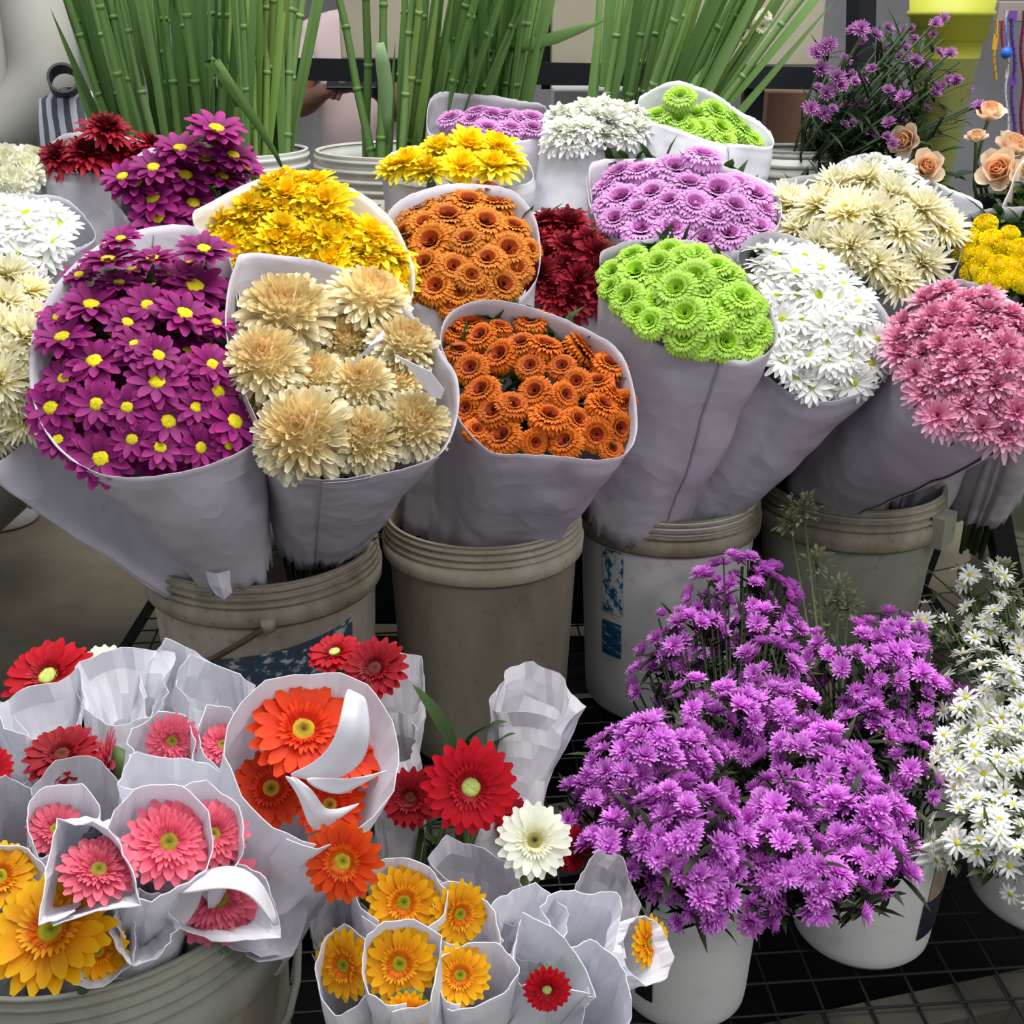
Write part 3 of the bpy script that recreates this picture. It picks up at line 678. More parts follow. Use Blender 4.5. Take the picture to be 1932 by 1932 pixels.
m = MB(); m.tube([at(1445, 20, 2.34) - FL.location, at(1420, 60, 2.34) - FL.location, at(1385, 120, 2.36) - FL.location, at(1300, 210, 2.36) - FL.location], .004, 6); me = mesh_of('stem', m.V, m.F); o = put('stem', me, STEM, None); o.parent = FL
# single loose blade leaves
def blade(label, pts, Y, w, c0, c1, Y2=None):
    P = [at(p[0], p[1], Y + ((Y2 or Y) - Y) * i / (len(pts) - 1)) for i, p in enumerate(pts)]
    P = [P[0]] + [P[i] for i in range(1, len(P))]; V = []; Fc = []; K = []; n = len(P)
    for i, p in enumerate(P):
        d = (P[min(i + 1, n - 1)] - P[max(0, i - 1)]).normalized(); s = d.cross(-FW).normalized(); tt = i / (n - 1)
        ww = w * .5 * max(.06, math.sin(math.pi * (.18 + .8 * tt))); V += [p - s * ww, p + FW * ww * .4, p + s * ww]
        K += [[c0[k] + (c1[k] - c0[k]) * tt for k in range(3)]] * 3
    for i in range(n - 1): Fc += [(i * 3, i * 3 + 1, i * 3 + 4, i * 3 + 3), (i * 3 + 1, i * 3 + 2, i * 3 + 5, i * 3 + 4)]
    o = put('leaf_blade', mesh_of('leaf_blade', V, Fc, K), LEAF); s = o.modifiers.new('t', 'SOLIDIFY'); s.thickness = .0008
    return tag(o, label, 'leaf')
blade('long folded green blade hanging over the rear left bucket rim', [(450, 200), (420, 140), (392, 112), (405, 118), (440, 170), (480, 225), (520, 290), (536, 325)], 2.1, .02, rgb(110, 150, 70), rgb(80, 116, 52))
blade('single green blade jutting right in front of the beige board', [(960, 90), (1000, 85), (1050, 70), (1100, 52), (1140, 38)], 2.27, .022, rgb(90, 128, 62), rgb(104, 140, 70))
blade('pale green curling blade in front of the dark beam, right of the vendor', [(716, 80), (722, 120), (728, 170), (730, 220), (730, 275)], 2.06, .024, rgb(150, 182, 130), rgb(120, 156, 100))

# ------------------------------------------------------------------ far background
t = thing('board_rack', (0, 2.9, -.35), 'long black steel beam frame behind the tall green stalks', 'rack'); o3 = t.location
def pr(n, f, mt=BLACK):
    m = MB(); f(m); me = mesh_of(n, [v - o3 for v in m.V], m.F, None, False); o = put(n, me, mt, None); o.parent = t
pr('beam', lambda m: m.bar(at(540, 130, 2.85), at(1560, 148, 2.85), .03, .046))
pr('post', lambda m: m.bar(at(1030, -260, 2.9), at(1030, 150, 2.9) + Vector((0, 0, -.02)), .02, .02))
pr('post', lambda m: m.bar(at(1632, -300, 2.95), at(1622, 150, 2.9), .05, .04))
for x, y2 in ((1422, 2.9), (500, 2.95), (1625, 2.9)):
    P = at(x, 150, y2); pr('leg', lambda m: m.bar(P, Vector((P.x, P.y, -.35)), .045, .035))
bm = flat('beige_board', rgb(176, 168, 150), .7, col2=rgb(160, 152, 134), scale=5)
def board(label, x0, x1, yb, Y):
    a = at(x0, yb, Y); b = at(x1, yb, Y); m = MB(); m.box(((a.x + b.x) / 2, Y, a.z + .25), (b.x - a.x, .03, .5)); tag(m.obj('beige_board', bm, bevel=.004), label, 'board')
board('narrow beige board on the beam left of the dense middle stalks', 645, 762, 112, 2.88)
board('wide beige board on the beam behind the middle stalks', 770, 1020, 112, 2.88)
board('wide beige board on the beam behind the leaning right stalks', 1040, 1545, 124, 2.88)
m = MB(); a = at(1045, 165, 3.0); b = at(1215, 165, 3.0); m.box(((a.x + b.x) / 2, 3.1, (a.z - .36) / 2), (b.x - a.x, .2, a.z + .35)); tag(m.obj('white_box', flat('white_card', rgb(206, 206, 208)), bevel=.004), 'white box below the beam behind the white bouquet', 'box')
m = MB(); a = at(1450, 168, 3.0); b = at(1530, 168, 3.0); m.box(((a.x + b.x) / 2, 3.1, (a.z - .36) / 2), (b.x - a.x, .2, a.z + .35)); tag(m.obj('brown_carton', flat('brown_card', rgb(140, 104, 82)), bevel=.004), 'brown carton under the black beam left of the lilac sprays', 'carton')
m = MB(); a = at(60, 10, 4.0); m.box((a.x + .1, 4.0, a.z + .02), (.3, .05, .14)); o = m.obj('teal_counter', flat('teal_paint', rgb(126, 172, 178)), bevel=.004); tag(o, 'pale teal counter edge far behind the left person', 'counter')
m = MB(); m.box((a.x + .1, 3.96, a.z - .065), (.3, .04, .03)); me = mesh_of('white_edge', m.V, m.F, None, False); e = put('white_edge', me, flat('white_paint', rgb(240, 244, 246)), None); e.parent = o
# striped bag
S = at(150, 268, 2.62)
t = thing('striped_bag', (S.x, 2.62, .46), 'grey and black striped bag with a dark strap beside the left stalks', 'bag'); o3 = t.location
mt, nt, p = new_mat('striped_cloth'); tc = nt.nodes.new('ShaderNodeTexCoord'); wv = nt.nodes.new('ShaderNodeTexWave'); wv.inputs['Scale'].default_value = 12; wv.inputs['Distortion'].default_value = 2
rp = nt.nodes.new('ShaderNodeValToRGB'); rp.color_ramp.interpolation = 'CONSTANT'; rp.color_ramp.elements[1].position = .5; rp.color_ramp.elements[0].color = (*rgb(70, 74, 82), 1); rp.color_ramp.elements[1].color = (*rgb(186, 188, 198), 1)
nt.links.new(tc.outputs['Object'], wv.inputs[0]); nt.links.new(wv.outputs['Fac'], rp.inputs[0]); nt.links.new(rp.outputs[0], p.inputs['Base Color'])
m = MB(); H = at(150, 165, 2.62).z - .46
m.lathe([(0, 0), (.09, 0), (.10, .05), (.095, H * .6), (.07, H * .95), (.02, H)], 24); V = [Vector((v.x, v.y * .6, v.z)) for v in m.V]
me = mesh_of('pouch', V, m.F); o = put('pouch', me, mt, None); o.parent = t
m = MB(); m.lathe([(.026, -.022), (.031, -.022), (.031, .022), (.026, .022), (.026, -.022)], 28)
Mx = Matrix.Translation((-.005, -.03, H + .012)) @ Matrix.Rotation(R(28), 4, 'Y') @ Matrix.Rotation(R(62), 4, 'X'); m.V = [Mx @ v for v in m.V]
me = mesh_of('strap', m.V, m.F, None, False); o = put('strap', me, flat('charcoal_strap', rgb(64, 70, 72)), None); o.parent = t

# tall lime vase
V0 = at(1808, 45, 2.35)
t = thing('tall_vase', (V0.x - .015, 2.35, .46), 'tall tapered lime yellow flower vase with bands near the top', 'vase'); lime = flat('lime_plastic', rgb(190, 192, 56), .5, col2=rgb(178, 180, 62), scale=4); dull = flat('dull_lime_plastic', rgb(136, 138, 70), .5, col2=rgb(124, 126, 66), scale=4)
zt = V0.z - .46; s = mpx(V0)
m = MB(); m.lathe([(0, .0), (.022, 0), (.03, .06), (s * 36, zt - s * 300), (s * 55, zt - s * 110), (s * 62, zt - s * 60)], 40); me = mesh_of('body', m.V, m.F); o = put('body', me, dull, None); o.parent = t
m = MB(); m.lathe([(s * 62, zt - s * 60), (s * 64, zt - s * 30), (s * 70, zt - s * 28), (s * 74, zt + s * 12), (s * 80, zt + s * 14), (s * 80, zt + s * 22), (s * 76, zt + s * 24), (s * 84, zt + s * 90), (s * 80, zt + s * 90), (s * 60, zt)], 40); me = mesh_of('collar', m.V, m.F); o = put('collar', me, lime, None); o.parent = t; o['label'] = 'bright lime collar'
# hanging ribbons at the right edge
rail = MB(); a = at(1880, 22, 3.1); b = at(2010, 22, 3.1); rail.bar(a, b, .03, .045); tag(rail.obj('grey_rail', flat('grey_paint', rgb(150, 140, 132)), bevel=.003), 'grey rail at the top right corner above the coloured ribbons', 'rail')
for lab, x, w, y0, y1, c in (('purple ribbon hanging from the grey rail, widest', 1912, 14, 20, 270, rgb(110, 70, 160)), ('dark red ribbon hanging right of the purple ribbon', 1929, 10, 20, 262, rgb(140, 30, 70)), ('white ribbon hanging left of the purple ribbon', 1900, 6, 20, 250, rgb(206, 196, 214)),
                             ('yellow ochre ribbon dangling beside the lime vase', 1878, 9, 36, 150, rgb(208, 160, 40)), ('crimson ribbon with frayed end beside the ochre one', 1893, 8, 40, 110, rgb(170, 40, 70))):
    m = MB(); s = mpx(at(x, 100, 3.08))
    pts = [at(x + 3 * math.sin(y * .05 + x), y, 3.08) for y in range(y0, y1 + 1, 14)]
    for i in range(len(pts) - 1): m.bar(pts[i], pts[i + 1] + Vector((0, 0, -.002)), w * s, .003)
    tag(m.obj('hanging_ribbon', flat('ribbon_' + str(x), c, .4)), lab, 'ribbon')
m = MB(); m.lathe([(0, -.014), (.01, -.01), (.014, 0), (.01, .01), (0, .014)], 16, at(1899, 99, 3.06)); m.tube([at(1899, 99, 3.06) + Vector((0, 0, .012)), at(1899, 22, 3.08)], .0012, 5); o = m.obj('blue_bauble', flat('blue_plastic', rgb(50, 110, 220), .3), smooth=True); tag(o, 'small bright blue bauble among the ribbons', 'bauble')
# ------------------------------------------------------------------ the wrapped bouquets
PD = [(205, 492, 52, .034), (288, 490, 46, .034), (385, 472, 48, .034), (367, 542, 62), (172, 578, 58), (278, 578, 44), (347, 594, 56), (407, 610, 38), (118, 638, 52), (255, 652, 42),
      (298, 672, 44), (178, 683, 54), (296, 722, 56), (122, 715, 44), (97, 771, 52), (182, 764, 46), (317, 797, 50), (442, 797, 56), (190, 866, 54), (302, 845, 44), (378, 845, 40),
      (228, 452, 36, .034), (400, 690, 44), (410, 740, 46), (240, 770, 42), (345, 700, 40), (240, 610, 40), (225, 535, 40), (110, 600, 38), (370, 770, 40), (110, 830, 36), (250, 830, 40), (430, 840, 34), (325, 520, 38), (150, 520, 34)]
mg = bouquet('large bouquet of magenta purple daisies with yellow centres, front left, white paper', 'purple_daisy',
        [(58, 665), (72, 770), (118, 848), (200, 893), (300, 898), (400, 876), (485, 826), (492, 755), (468, 660), (444, 560), (428, 475), (360, 428), (280, 428), (200, 452), (135, 505), (85, 580)],
        1.42, 36, (440, 1078, 1.43), .045, PD, fill=[(80, 680), (95, 770), (140, 840), (220, 875), (300, 880), (390, 860), (465, 815), (470, 755), (450, 660), (425, 560), (400, 500), (350, 480), (285, 478), (210, 495), (150, 540), (105, 600)], fd=40, fr=40, fill_h=-.02, seed=11, sink=.008, dome=.032, spread=.55, foliage=True, amp=.006, up=.15, fj=.28, bulge=.8)
CP = [(540, 588, 86, .012), (698, 562, 74, .0), (502, 682, 74, .015), (765, 652, 66, 0), (652, 645, 54, -.02), (594, 708, 52, -.01), (682, 722, 56, .01), (748, 722, 52, -.012), (572, 818, 88, .02), (690, 828, 66, .012), (782, 800, 66, .008), (640, 600, 46, -.03), (500, 760, 48, -.02)]
cr = bouquet('bouquet of large shaggy cream chrysanthemums in torn white paper, front', 'cream_pompon',
        [(462, 478), (530, 482), (620, 503), (700, 535), (770, 590), (830, 668), (858, 718), (854, 795), (830, 850), (780, 876), (720, 890), (640, 902), (560, 896), (505, 830), (468, 750), (432, 650), (430, 560), (442, 510)],
        1.42, 38, (600, 1020, 1.5), .05, CP, seed=12, sink=.015, dome=.01, spread=.35, amp=.005, bulge=.72, up=.1)
for nm, pts in (('paper_flap', [(660, 692, .0), (690, 668, .012), (722, 640, .014), (724, 622, .006), (706, 640, .004), (676, 680, -.002)]), ('paper_flap', [(745, 668, .012), (790, 690, .02), (812, 700, .022), (838, 735, .012), (832, 752, .004), (812, 748, .01), (770, 690, .004)])):
    P = [at(x, y, 1.40 - h) for x, y, h in pts]; c = sum(P, Vector()) / len(P) + Vector((0, -.008, .004))
    o3 = cr.location; me = mesh_of(nm, [p - o3 for p in P + [c]], [(i, (i + 1) % len(P), len(P)) for i in range(len(P))], None, False)
    o = put(nm, me, PAPER_W, None); o.parent = cr; s = o.modifiers.new('t', 'SOLIDIFY'); s.thickness = .001
OF = [(885, 608, 36), (943, 614, 28), (905, 632, 36), (1003, 603, 38), (942, 668, 40), (982, 645, 36), (1030, 648, 40), (1103, 655, 42), (1152, 685, 40), (887, 694, 38), (907, 735, 40), (930, 775, 40), (968, 762, 38), (1000, 690, 32), (1008, 738, 38),
      (1037, 782, 44), (1068, 745, 32), (1087, 720, 34), (1127, 718, 36), (1140, 762, 38), (1092, 792, 36), (1125, 820, 38), (1170, 808, 36), (1065, 832, 38), (1010, 835, 30), (947, 822, 42), (878, 770, 34), (868, 660, 32), (1178, 760, 28), (1160, 740, 30), (900, 810, 30), (860, 625, 30), (1060, 690, 32), (1155, 845, 28)]
bouquet('bouquet of burnt orange button chrysanthemums, front centre over the grey bucket', 'orange_button',
        [(832, 638), (850, 592), (900, 570), (960, 575), (1030, 590), (1100, 620), (1165, 660), (1187, 720), (1197, 800), (1178, 852), (1120, 868), (1060, 858), (1000, 852), (930, 848), (882, 802), (856, 740), (845, 685)],
        1.5, 36, (925, 1000, 1.65), .09, OF, seed=13, sink=.02, dome=.025, spread=.4, amp=.006, bulge=.9, up=.1, fj=.5)
AM = [(787, 388, 42), (845, 405, 44), (885, 378, 44), (935, 380, 40), (918, 418, 44), (970, 425, 36), (758, 440, 38), (812, 455, 48), (880, 450, 36), (960, 470, 44), (800, 495, 38), (856, 503, 36), (920, 487, 38), (822, 540, 40), (868, 550, 40), (950, 537, 42), (1000, 470, 28), (905, 545, 36), (975, 505, 36), (745, 405, 34), (890, 520, 34), (785, 545, 30), (920, 570, 30), (850, 575, 30), (800, 420, 36), (850, 365, 34), (910, 350, 30)]
bouquet('bouquet of amber orange button chrysanthemums behind the cream ones, centre', 'amber_button',
        [(735, 405), (790, 362), (870, 345), (955, 358), (998, 395), (1012, 450), (1010, 515), (985, 555), (950, 570), (900, 578), (850, 588), (800, 575), (768, 545), (748, 480)],
        1.74, 34, (850, 990, 1.69), .07, AM, seed=14, sink=.012, dome=.04, spread=.55, bulge=.85)
bouquet('wide bouquet of bright yellow chrysanthemums in cream paper, left of centre', 'yellow_mum',
        [(368, 415), (400, 384), (460, 350), (530, 324), (600, 330), (680, 364), (730, 410), (760, 460), (780, 510), (768, 558), (700, 590), (600, 585), (500, 545), (430, 500)],
        1.68, 32, (590, 1000, 1.6), .06, [(545, 375, 48), (590, 380, 44), (600, 350, 40)], fill=[(405, 415), (480, 390), (520, 350), (600, 352), (640, 420), (700, 450), (760, 510), (765, 545), (700, 560), (600, 545), (500, 520), (440, 490), (410, 450)],
        fd=30, fr=46, seed=15, sink=.02, dome=.03, mat=PAPER_C, up=.5, fj=.4, spread=.5)
bouquet('loose bouquet of magenta daisies standing behind the large magenta one, left', 'purple_daisy',
        [(212, 348), (235, 402), (270, 432), (330, 440), (390, 420), (440, 375), (480, 325), (430, 290), (350, 282), (270, 290)],
        1.86, 46, (330, 800, 1.86), .06, [(408, 245, 52, .09), (340, 282, 46, .06), (440, 295, 44, .06), (350, 333, 50, .03), (255, 348, 50, .02), (290, 376, 50, .02), (420, 335, 44, .03), (298, 412, 50, .01), (365, 385, 46, .01), (232, 335, 40, .03), (465, 318, 36, .03), (290, 318, 44, .05), (385, 300, 44, .05), (330, 420, 36, 0), (415, 265, 34, .07)],
        seed=16, sink=.0, dome=.0, up=.6, spread=.7)
bouquet('bouquet of dark red chrysanthemums in pale grey paper, rear left', 'red_mum',
        [(72, 292), (112, 262), (165, 248), (250, 258), (302, 288), (268, 316), (182, 326), (100, 322)],
        2.08, 62, (165, 640, 2.02), .07, [(200, 247, 46, .06), (110, 300, 42, .01), (165, 296, 46, .02), (218, 288, 46, .02), (285, 278, 36, .02), (252, 300, 42, .01), (140, 305, 36, 0), (195, 312, 38, 0)], seed=17, foliage=False, mat=PAPER_G, sink=.0, dome=0, up=.6, bulge=.7)
bouquet('bouquet of white daisy chrysanthemums in blue white paper at the left edge', 'white_daisy',
        [(-60, 395), (0, 372), (60, 370), (120, 376), (158, 415), (172, 445), (135, 470), (78, 502), (0, 500), (-60, 470)],
        1.76, 48, (60, 800, 1.86), .08, [(38, 478, 40)], fill=[(-40, 400), (50, 380), (120, 390), (135, 430), (90, 480), (20, 495), (-40, 480)], fd=34, fr=40, seed=18, foliage=False, mat=PAPER_W, sink=.005, dome=.03, up=.3)
bouquet('bouquet of rounded ivory blooms cut off at the far left edge', 'white_pompon',
        [(-60, 300), (-10, 278), (40, 275), (80, 292), (88, 325), (50, 362), (-20, 380), (-70, 350)],
        2.0, 52, (0, 700, 1.98), .07, [(8, 310, 42), (50, 322, 36), (20, 345, 38), (60, 300, 30), (-25, 330, 40)], seed=19, foliage=False, mat=PAPER_W, sink=0, dome=.02)
bouquet('bouquet of pale yellow spider chrysanthemums cut off at the left edge', 'spider_mum',
        [(-110, 560), (-20, 497), (45, 498), (98, 535), (95, 600), (70, 680), (75, 760), (45, 835), (-30, 870), (-120, 800), (-150, 680)],
        1.5, 32, (375, 1075, 1.47), .05, [], fill=[(-80, 580), (0, 520), (60, 535), (80, 600), (50, 690), (60, 770), (20, 840), (-60, 820), (-100, 700)], fd=50, fr=64, seed=20, sink=.0, dome=.05, up=.2, bulge=.62, amp=.005)
bouquet('small bouquet of bright yellow chrysanthemums in white paper, rear centre', 'yellow_mum',
        [(724, 312), (745, 286), (800, 268), (880, 254), (950, 254), (985, 298), (1000, 335), (960, 350), (900, 354), (820, 352), (738, 342)],
        1.95, 60, (868, 640, 1.93), .10, [(770, 310, 40), (830, 290, 46), (885, 280, 46), (935, 285, 48), (810, 325, 40), (870, 320, 44), (930, 320, 46), (745, 322, 34), (955, 310, 40)], seed=21, foliage=False, sink=-.01, dome=.025, mat=PAPER_W, up=.4, bulge=.6)
bouquet('bouquet of lilac button chrysanthemums in folded lilac paper, furthest back', 'lilac_button',
        [(806, 225), (822, 180), (900, 182), (1010, 190), (1032, 222), (1034, 245), (990, 262), (930, 268), (860, 262), (815, 252)],
        2.12, 62, (925, 600, 2.08), .11, [(850, 222, 28), (890, 225, 28), (930, 215, 30), (960, 215, 28), (1005, 222, 30), (920, 240, 28), (965, 240, 28), (1005, 240, 26), (985, 225, 26), (900, 208, 24)], seed=22, foliage=False, sink=.0, dome=.015, up=.4, bulge=.6)
bouquet('bouquet of pure white chrysanthemums in bluish white paper, rear', 'white_mum',
        [(1028, 222), (1040, 205), (1090, 193), (1160, 191), (1208, 212), (1233, 258), (1190, 270), (1110, 286), (1040, 282)],
        2.05, 60, (1120, 640, 2.0), .13, [], fill=[(1040, 225), (1090, 210), (1160, 205), (1205, 225), (1220, 255), (1140, 270), (1050, 270)], fd=24, fr=34, seed=23, foliage=False, sink=-.01, dome=.02, mat=PAPER_W, up=.5, bulge=.6)
bouquet('bouquet of lime green button chrysanthemums tilted in white paper, rear right', 'green_button',
        [(1207, 188), (1230, 170), (1270, 156), (1312, 160), (1400, 212), (1446, 248), (1452, 274), (1420, 276), (1330, 262), (1250, 236), (1215, 218)],
        2.02, 52, (1265, 560, 1.98), .10, [(1283, 180, 32, .03), (1240, 216, 30), (1312, 215, 34), (1352, 208, 32), (1280, 225, 28), (1320, 242, 32), (1362, 240, 34), (1412, 246, 32), (1390, 225, 28), (1370, 262, 24), (1425, 262, 22), (1300, 240, 24)], rot=18, seed=24, foliage=False, sink=.01, dome=.01, mat=PAPER_W, up=.2, bulge=.65)
LI = [(1165, 324, 36), (1207, 320, 34), (1275, 315, 42), (1328, 292, 38, .03), (1170, 372, 44), (1230, 362, 36), (1262, 378, 36), (1355, 358, 46), (1425, 366, 42), (1205, 392, 36), (1160, 412, 34), (1312, 384, 40), (1212, 430, 42), (1268, 430, 42), (1300, 402, 36), (1330, 450, 40), (1375, 440, 40), (1430, 427, 36), (1388, 388, 38), (1285, 448, 32), (1142, 348, 30), (1400, 412, 34), (1240, 402, 36), (1300, 345, 38), (1445, 395, 28), (1350, 410, 34), (1140, 385, 28), (1390, 345, 34)]
bouquet('large bouquet of lilac pink button chrysanthemums, right of centre', 'lilac_button',
        [(1112, 330), (1122, 305), (1180, 299), (1250, 296), (1320, 303), (1400, 325), (1456, 350), (1472, 400), (1440, 452), (1380, 478), (1300, 470), (1200, 456), (1145, 430), (1122, 385)],
        1.85, 48, (1270, 940, 1.78), .09, LI, seed=25, sink=.0, dome=.03, up=.3, bulge=.7)
bouquet('bouquet of deep crimson chrysanthemums squeezed between orange and green, centre', 'red_mum',
        [(985, 440), (1010, 398), (1060, 405), (1105, 440), (1150, 478), (1142, 520), (1130, 568), (1070, 585), (1010, 572), (985, 520)],
        1.8, 40, (1010, 960, 1.68), .06, [], fill=[(1005, 420), (1050, 415), (1100, 450), (1138, 480), (1125, 550), (1075, 568), (1012, 552)], fd=36, fr=46, seed=26, sink=-.005, dome=.02, mat=PAPER_G)
GR = [(1200, 512, 44), (1155, 512, 34), (1260, 472, 36), (1285, 490, 38), (1240, 495, 36), (1310, 478, 34), (1310, 522, 42), (1370, 520, 40), (1275, 545, 44), (1328, 548, 44), (1180, 560, 38), (1238, 570, 42), (1292, 592, 44), (1335, 598, 42), (1400, 560, 40), (1370, 645, 42), (1225, 608, 34), (1290, 635, 40), (1430, 622, 38), (1402, 605, 38), (1365, 580, 40), (1190, 480, 32), (1415, 590, 34), (1350, 500, 34), (1325, 650, 32), (1410, 650, 34), (1200, 590, 30), (1250, 525, 34), (1150, 540, 28), (1430, 575, 26)]
bouquet('bouquet of bright lime green button chrysanthemums, front right of centre', 'green_button',
        [(1134, 485), (1160, 468), (1200, 455), (1290, 452), (1350, 474), (1420, 538), (1460, 610), (1452, 652), (1400, 678), (1330, 668), (1240, 646), (1180, 612), (1150, 560)],
        1.6, 34, (1200, 975, 1.70), .07, GR, seed=27, sink=-.004, dome=.03, spread=.5, mat=PAPER, bulge=.8, up=.2)
WD = [(1475, 632, 34), (1525, 634, 30), (1478, 680, 40), (1527, 672, 32), (1505, 712, 36), (1575, 725, 34), (1500, 515, 46), (1465, 480, 36), (1440, 500, 36)]
bouquet('bouquet of white daisy chrysanthemums with a few green centres showing, front right', 'white_daisy',
        [(1394, 485), (1428, 447), (1490, 445), (1560, 478), (1640, 548), (1682, 622), (1682, 695), (1610, 742), (1540, 756), (1470, 725), (1432, 680), (1445, 620), (1425, 550)],
        1.64, 30, (1290, 978, 1.74), .06, WD, fill=[(1405, 495), (1440, 460), (1500, 465), (1570, 510), (1630, 570), (1665, 640), (1650, 700), (1590, 735), (1520, 735), (1450, 680), (1450, 620), (1430, 550)], fd=34, fr=38, seed=28, sink=.0, dome=.03, mat=PAPER_G, bulge=.8, fj=.45)
bouquet('bouquet of dusty pink chrysanthemums in grey white paper, right side', 'pink_mum',
        [(1686, 622), (1722, 578), (1790, 530), (1850, 545), (1932, 590), (2000, 660), (2000, 780), (1910, 835), (1860, 842), (1780, 812), (1730, 772), (1700, 700)],
        1.52, 32, (1555, 925, 1.83), .06, [], fill=[(1695, 630), (1730, 585), (1790, 540), (1850, 560), (1930, 610), (1980, 670), (1980, 770), (1900, 830), (1840, 825), (1760, 780), (1712, 700)], fd=34, fr=46, seed=29, sink=-.004, dome=.03, mat=PAPER_G, bulge=.8)
bouquet('bouquet of pale yellow spider chrysanthemums, upper right, in grey white paper', 'spider_mum',
        [(1466, 350), (1500, 335), (1560, 328), (1620, 325), (1710, 350), (1790, 398), (1808, 475), (1768, 528), (1680, 556), (1600, 545), (1525, 490), (1482, 440)],
        1.8, 38, (1590, 940, 1.9), .07, [(1600, 405, 66), (1700, 440, 60), (1650, 500, 60)], fill=[(1475, 365), (1560, 345), (1640, 340), (1720, 370), (1785, 420), (1790, 480), (1700, 530), (1610, 520), (1530, 460), (1490, 420)], fd=56, fr=60, seed=30, sink=-.01, dome=.04, mat=PAPER_G, up=.4)
bouquet('bouquet of snow white chrysanthemums half hidden behind the pale yellow spiders', 'white_mum',
        [(1574, 318), (1620, 294), (1690, 302), (1760, 343), (1848, 388), (1810, 415), (1740, 440), (1650, 420), (1590, 360)],
        2.02, 54, (1720, 640, 2.0), .07, [(1650, 318, 40), (1690, 330, 40), (1715, 365, 40), (1665, 350, 40), (1620, 330, 36), (1740, 390, 34)], seed=31, sink=0, dome=.03, mat=PAPER_W, rot=14, up=.4)
YP = [(1857, 422, 30), (1830, 450, 30), (1893, 462, 32), (1820, 478, 28), (1852, 482, 28), (1882, 500, 30), (1832, 512, 28), (1918, 502, 30), (1862, 528, 26), (1902, 522, 26), (1876, 550, 26), (1925, 470, 30), (1945, 490, 30), (1930, 530, 28), (1845, 535, 22), (1870, 450, 28), (1812, 455, 22), (1905, 440, 24)]
bouquet('bouquet of round yellow pompon chrysanthemums at the right edge', 'yellow_pompon',
        [(1800, 450), (1815, 412), (1880, 395), (1960, 400), (2010, 450), (2000, 540), (1930, 580), (1876, 570), (1830, 540), (1806, 500)],
        1.74, 36, (1720, 930, 1.93), .06, YP, seed=32, sink=-.01, dome=.02, mat=PAPER)
bouquet('white paper cone standing at the right edge above the yellow pompons', 'white_daisy',
        [(1885, 420), (1905, 360), (1932, 300), (2010, 270), (2060, 330), (2030, 440), (1960, 500), (1900, 480)],
        1.95, 50, (1930, 700, 1.95), .06, [(1990, 380, 40), (2020, 350, 40), (2010, 410, 40)], seed=33, mat=PAPER_C, sink=.01)
bouquet('lilac white paper cone cut off at the right edge below the yellow pompons', 'pink_mum',
        [(1865, 600), (1905, 560), (1960, 535), (2050, 560), (2060, 660), (1990, 700), (1930, 660)],
        1.66, 36, (1850, 930, 1.95), .06, [(1990, 620, 44), (2020, 590, 44), (2020, 650, 44)], seed=34, mat=PAPER, sink=.02)

P3 = [[at(388, 1078, 1.365), at(410, 1082, 1.355), at(434, 1076, 1.36)], [at(396, 1104, 1.355), at(416, 1108, 1.345), at(434, 1098, 1.355)], [at(408, 1122, 1.35), at(424, 1130, 1.345), at(438, 1118, 1.35)]]
V = [v - mg.location for r in P3 for v in r]; o = put('paper_tail', mesh_of('paper_tail', V, [(0, 1, 4, 3), (1, 2, 5, 4), (3, 4, 7, 6), (4, 5, 8, 7)], None, False), PAPER, None); o.parent = mg
o.modifiers.new('t', 'SOLIDIFY').thickness = .0008
q = random.Random(3); m = MB()
for k in range(46):
    a = at(q.uniform(520, 660), q.uniform(985, 1060), q.uniform(1.5, 1.62)); m.tube([a - cr.location, Vector((q.uniform(-.03, .03), q.uniform(-.02, .05), -.16))], .003, 5, rgb(44, 58, 34))
    m.leaf(a - cr.location, Vector((q.uniform(-1, 1), q.uniform(-1, .6), q.uniform(-.2, .6))), q.uniform(.03, .07), .02, .5, rgb(28, 40, 24), rgb(58, 76, 42), rows=3)
me = mesh_of('lower_foliage', m.V, m.F, m.K); o = put('lower_foliage', me, LEAF, None, kind='stuff'); o.parent = cr
# ------------------------------------------------------------------ gerberas in paper sleeves
BLc = (BL['x'], BL['y'], .12); BMc = (BM['x'], BM['y'], .06)
def gerb(label, key, px, py, Y, r, az, el, base, name='gerbera', cat='flower', group=None, bend=.35):
    """single unwrapped stem"""
    P = at(px, py, Y); n = Vector((math.sin(R(az)) * math.cos(R(el)), -math.cos(R(az)) * math.cos(R(el)), math.sin(R(el))))
    B = Vector(base); t = thing(name, B, label, cat, group); r *= mpx(P)
    head(key, P, n, r, t)
    m = MB(); Q = []; c1 = P - n * .10 - Vector((0, 0, .05)); s0 = P - n * r * .05
    for i in range(9):
        u = i / 8; Q.append(s0 * (1 - u) ** 2 + c1 * 2 * u * (1 - u) + B * u * u - B)
    m.tube(Q, .0042, 8); me = mesh_of('stem', m.V, m.F); o = put('stem', me, STEM, None); o.parent = t
    m = MB(); m.lathe([(.003, -.03), (.012, -.012), (.016, -.002), (.002, .0)], 14); me = mesh_of('calyx', m.V, m.F); put('calyx', me, STEM, t, Matrix.Translation(s0) @ frame(n))
    return t
def sleeve(label, key, rim, Y, tilt, fl, base, br=.018, **k):
    """one gerbera in its paper sleeve; fl = [(px, py, radius px)]"""
    a = dict(name='wrapped_gerbera', cat='flower', wrap='paper_sleeve', sink=.012, dome=.0, spread=.2, up=.0, amp=.004, folds=6, jit=.004, foliage=False, bulge=.62, crump=.0035, fj=.12, mat=PAPER_W)
    a.update(k); return bouquet(label, key, rim, Y, tilt, base, br, fl, **a)
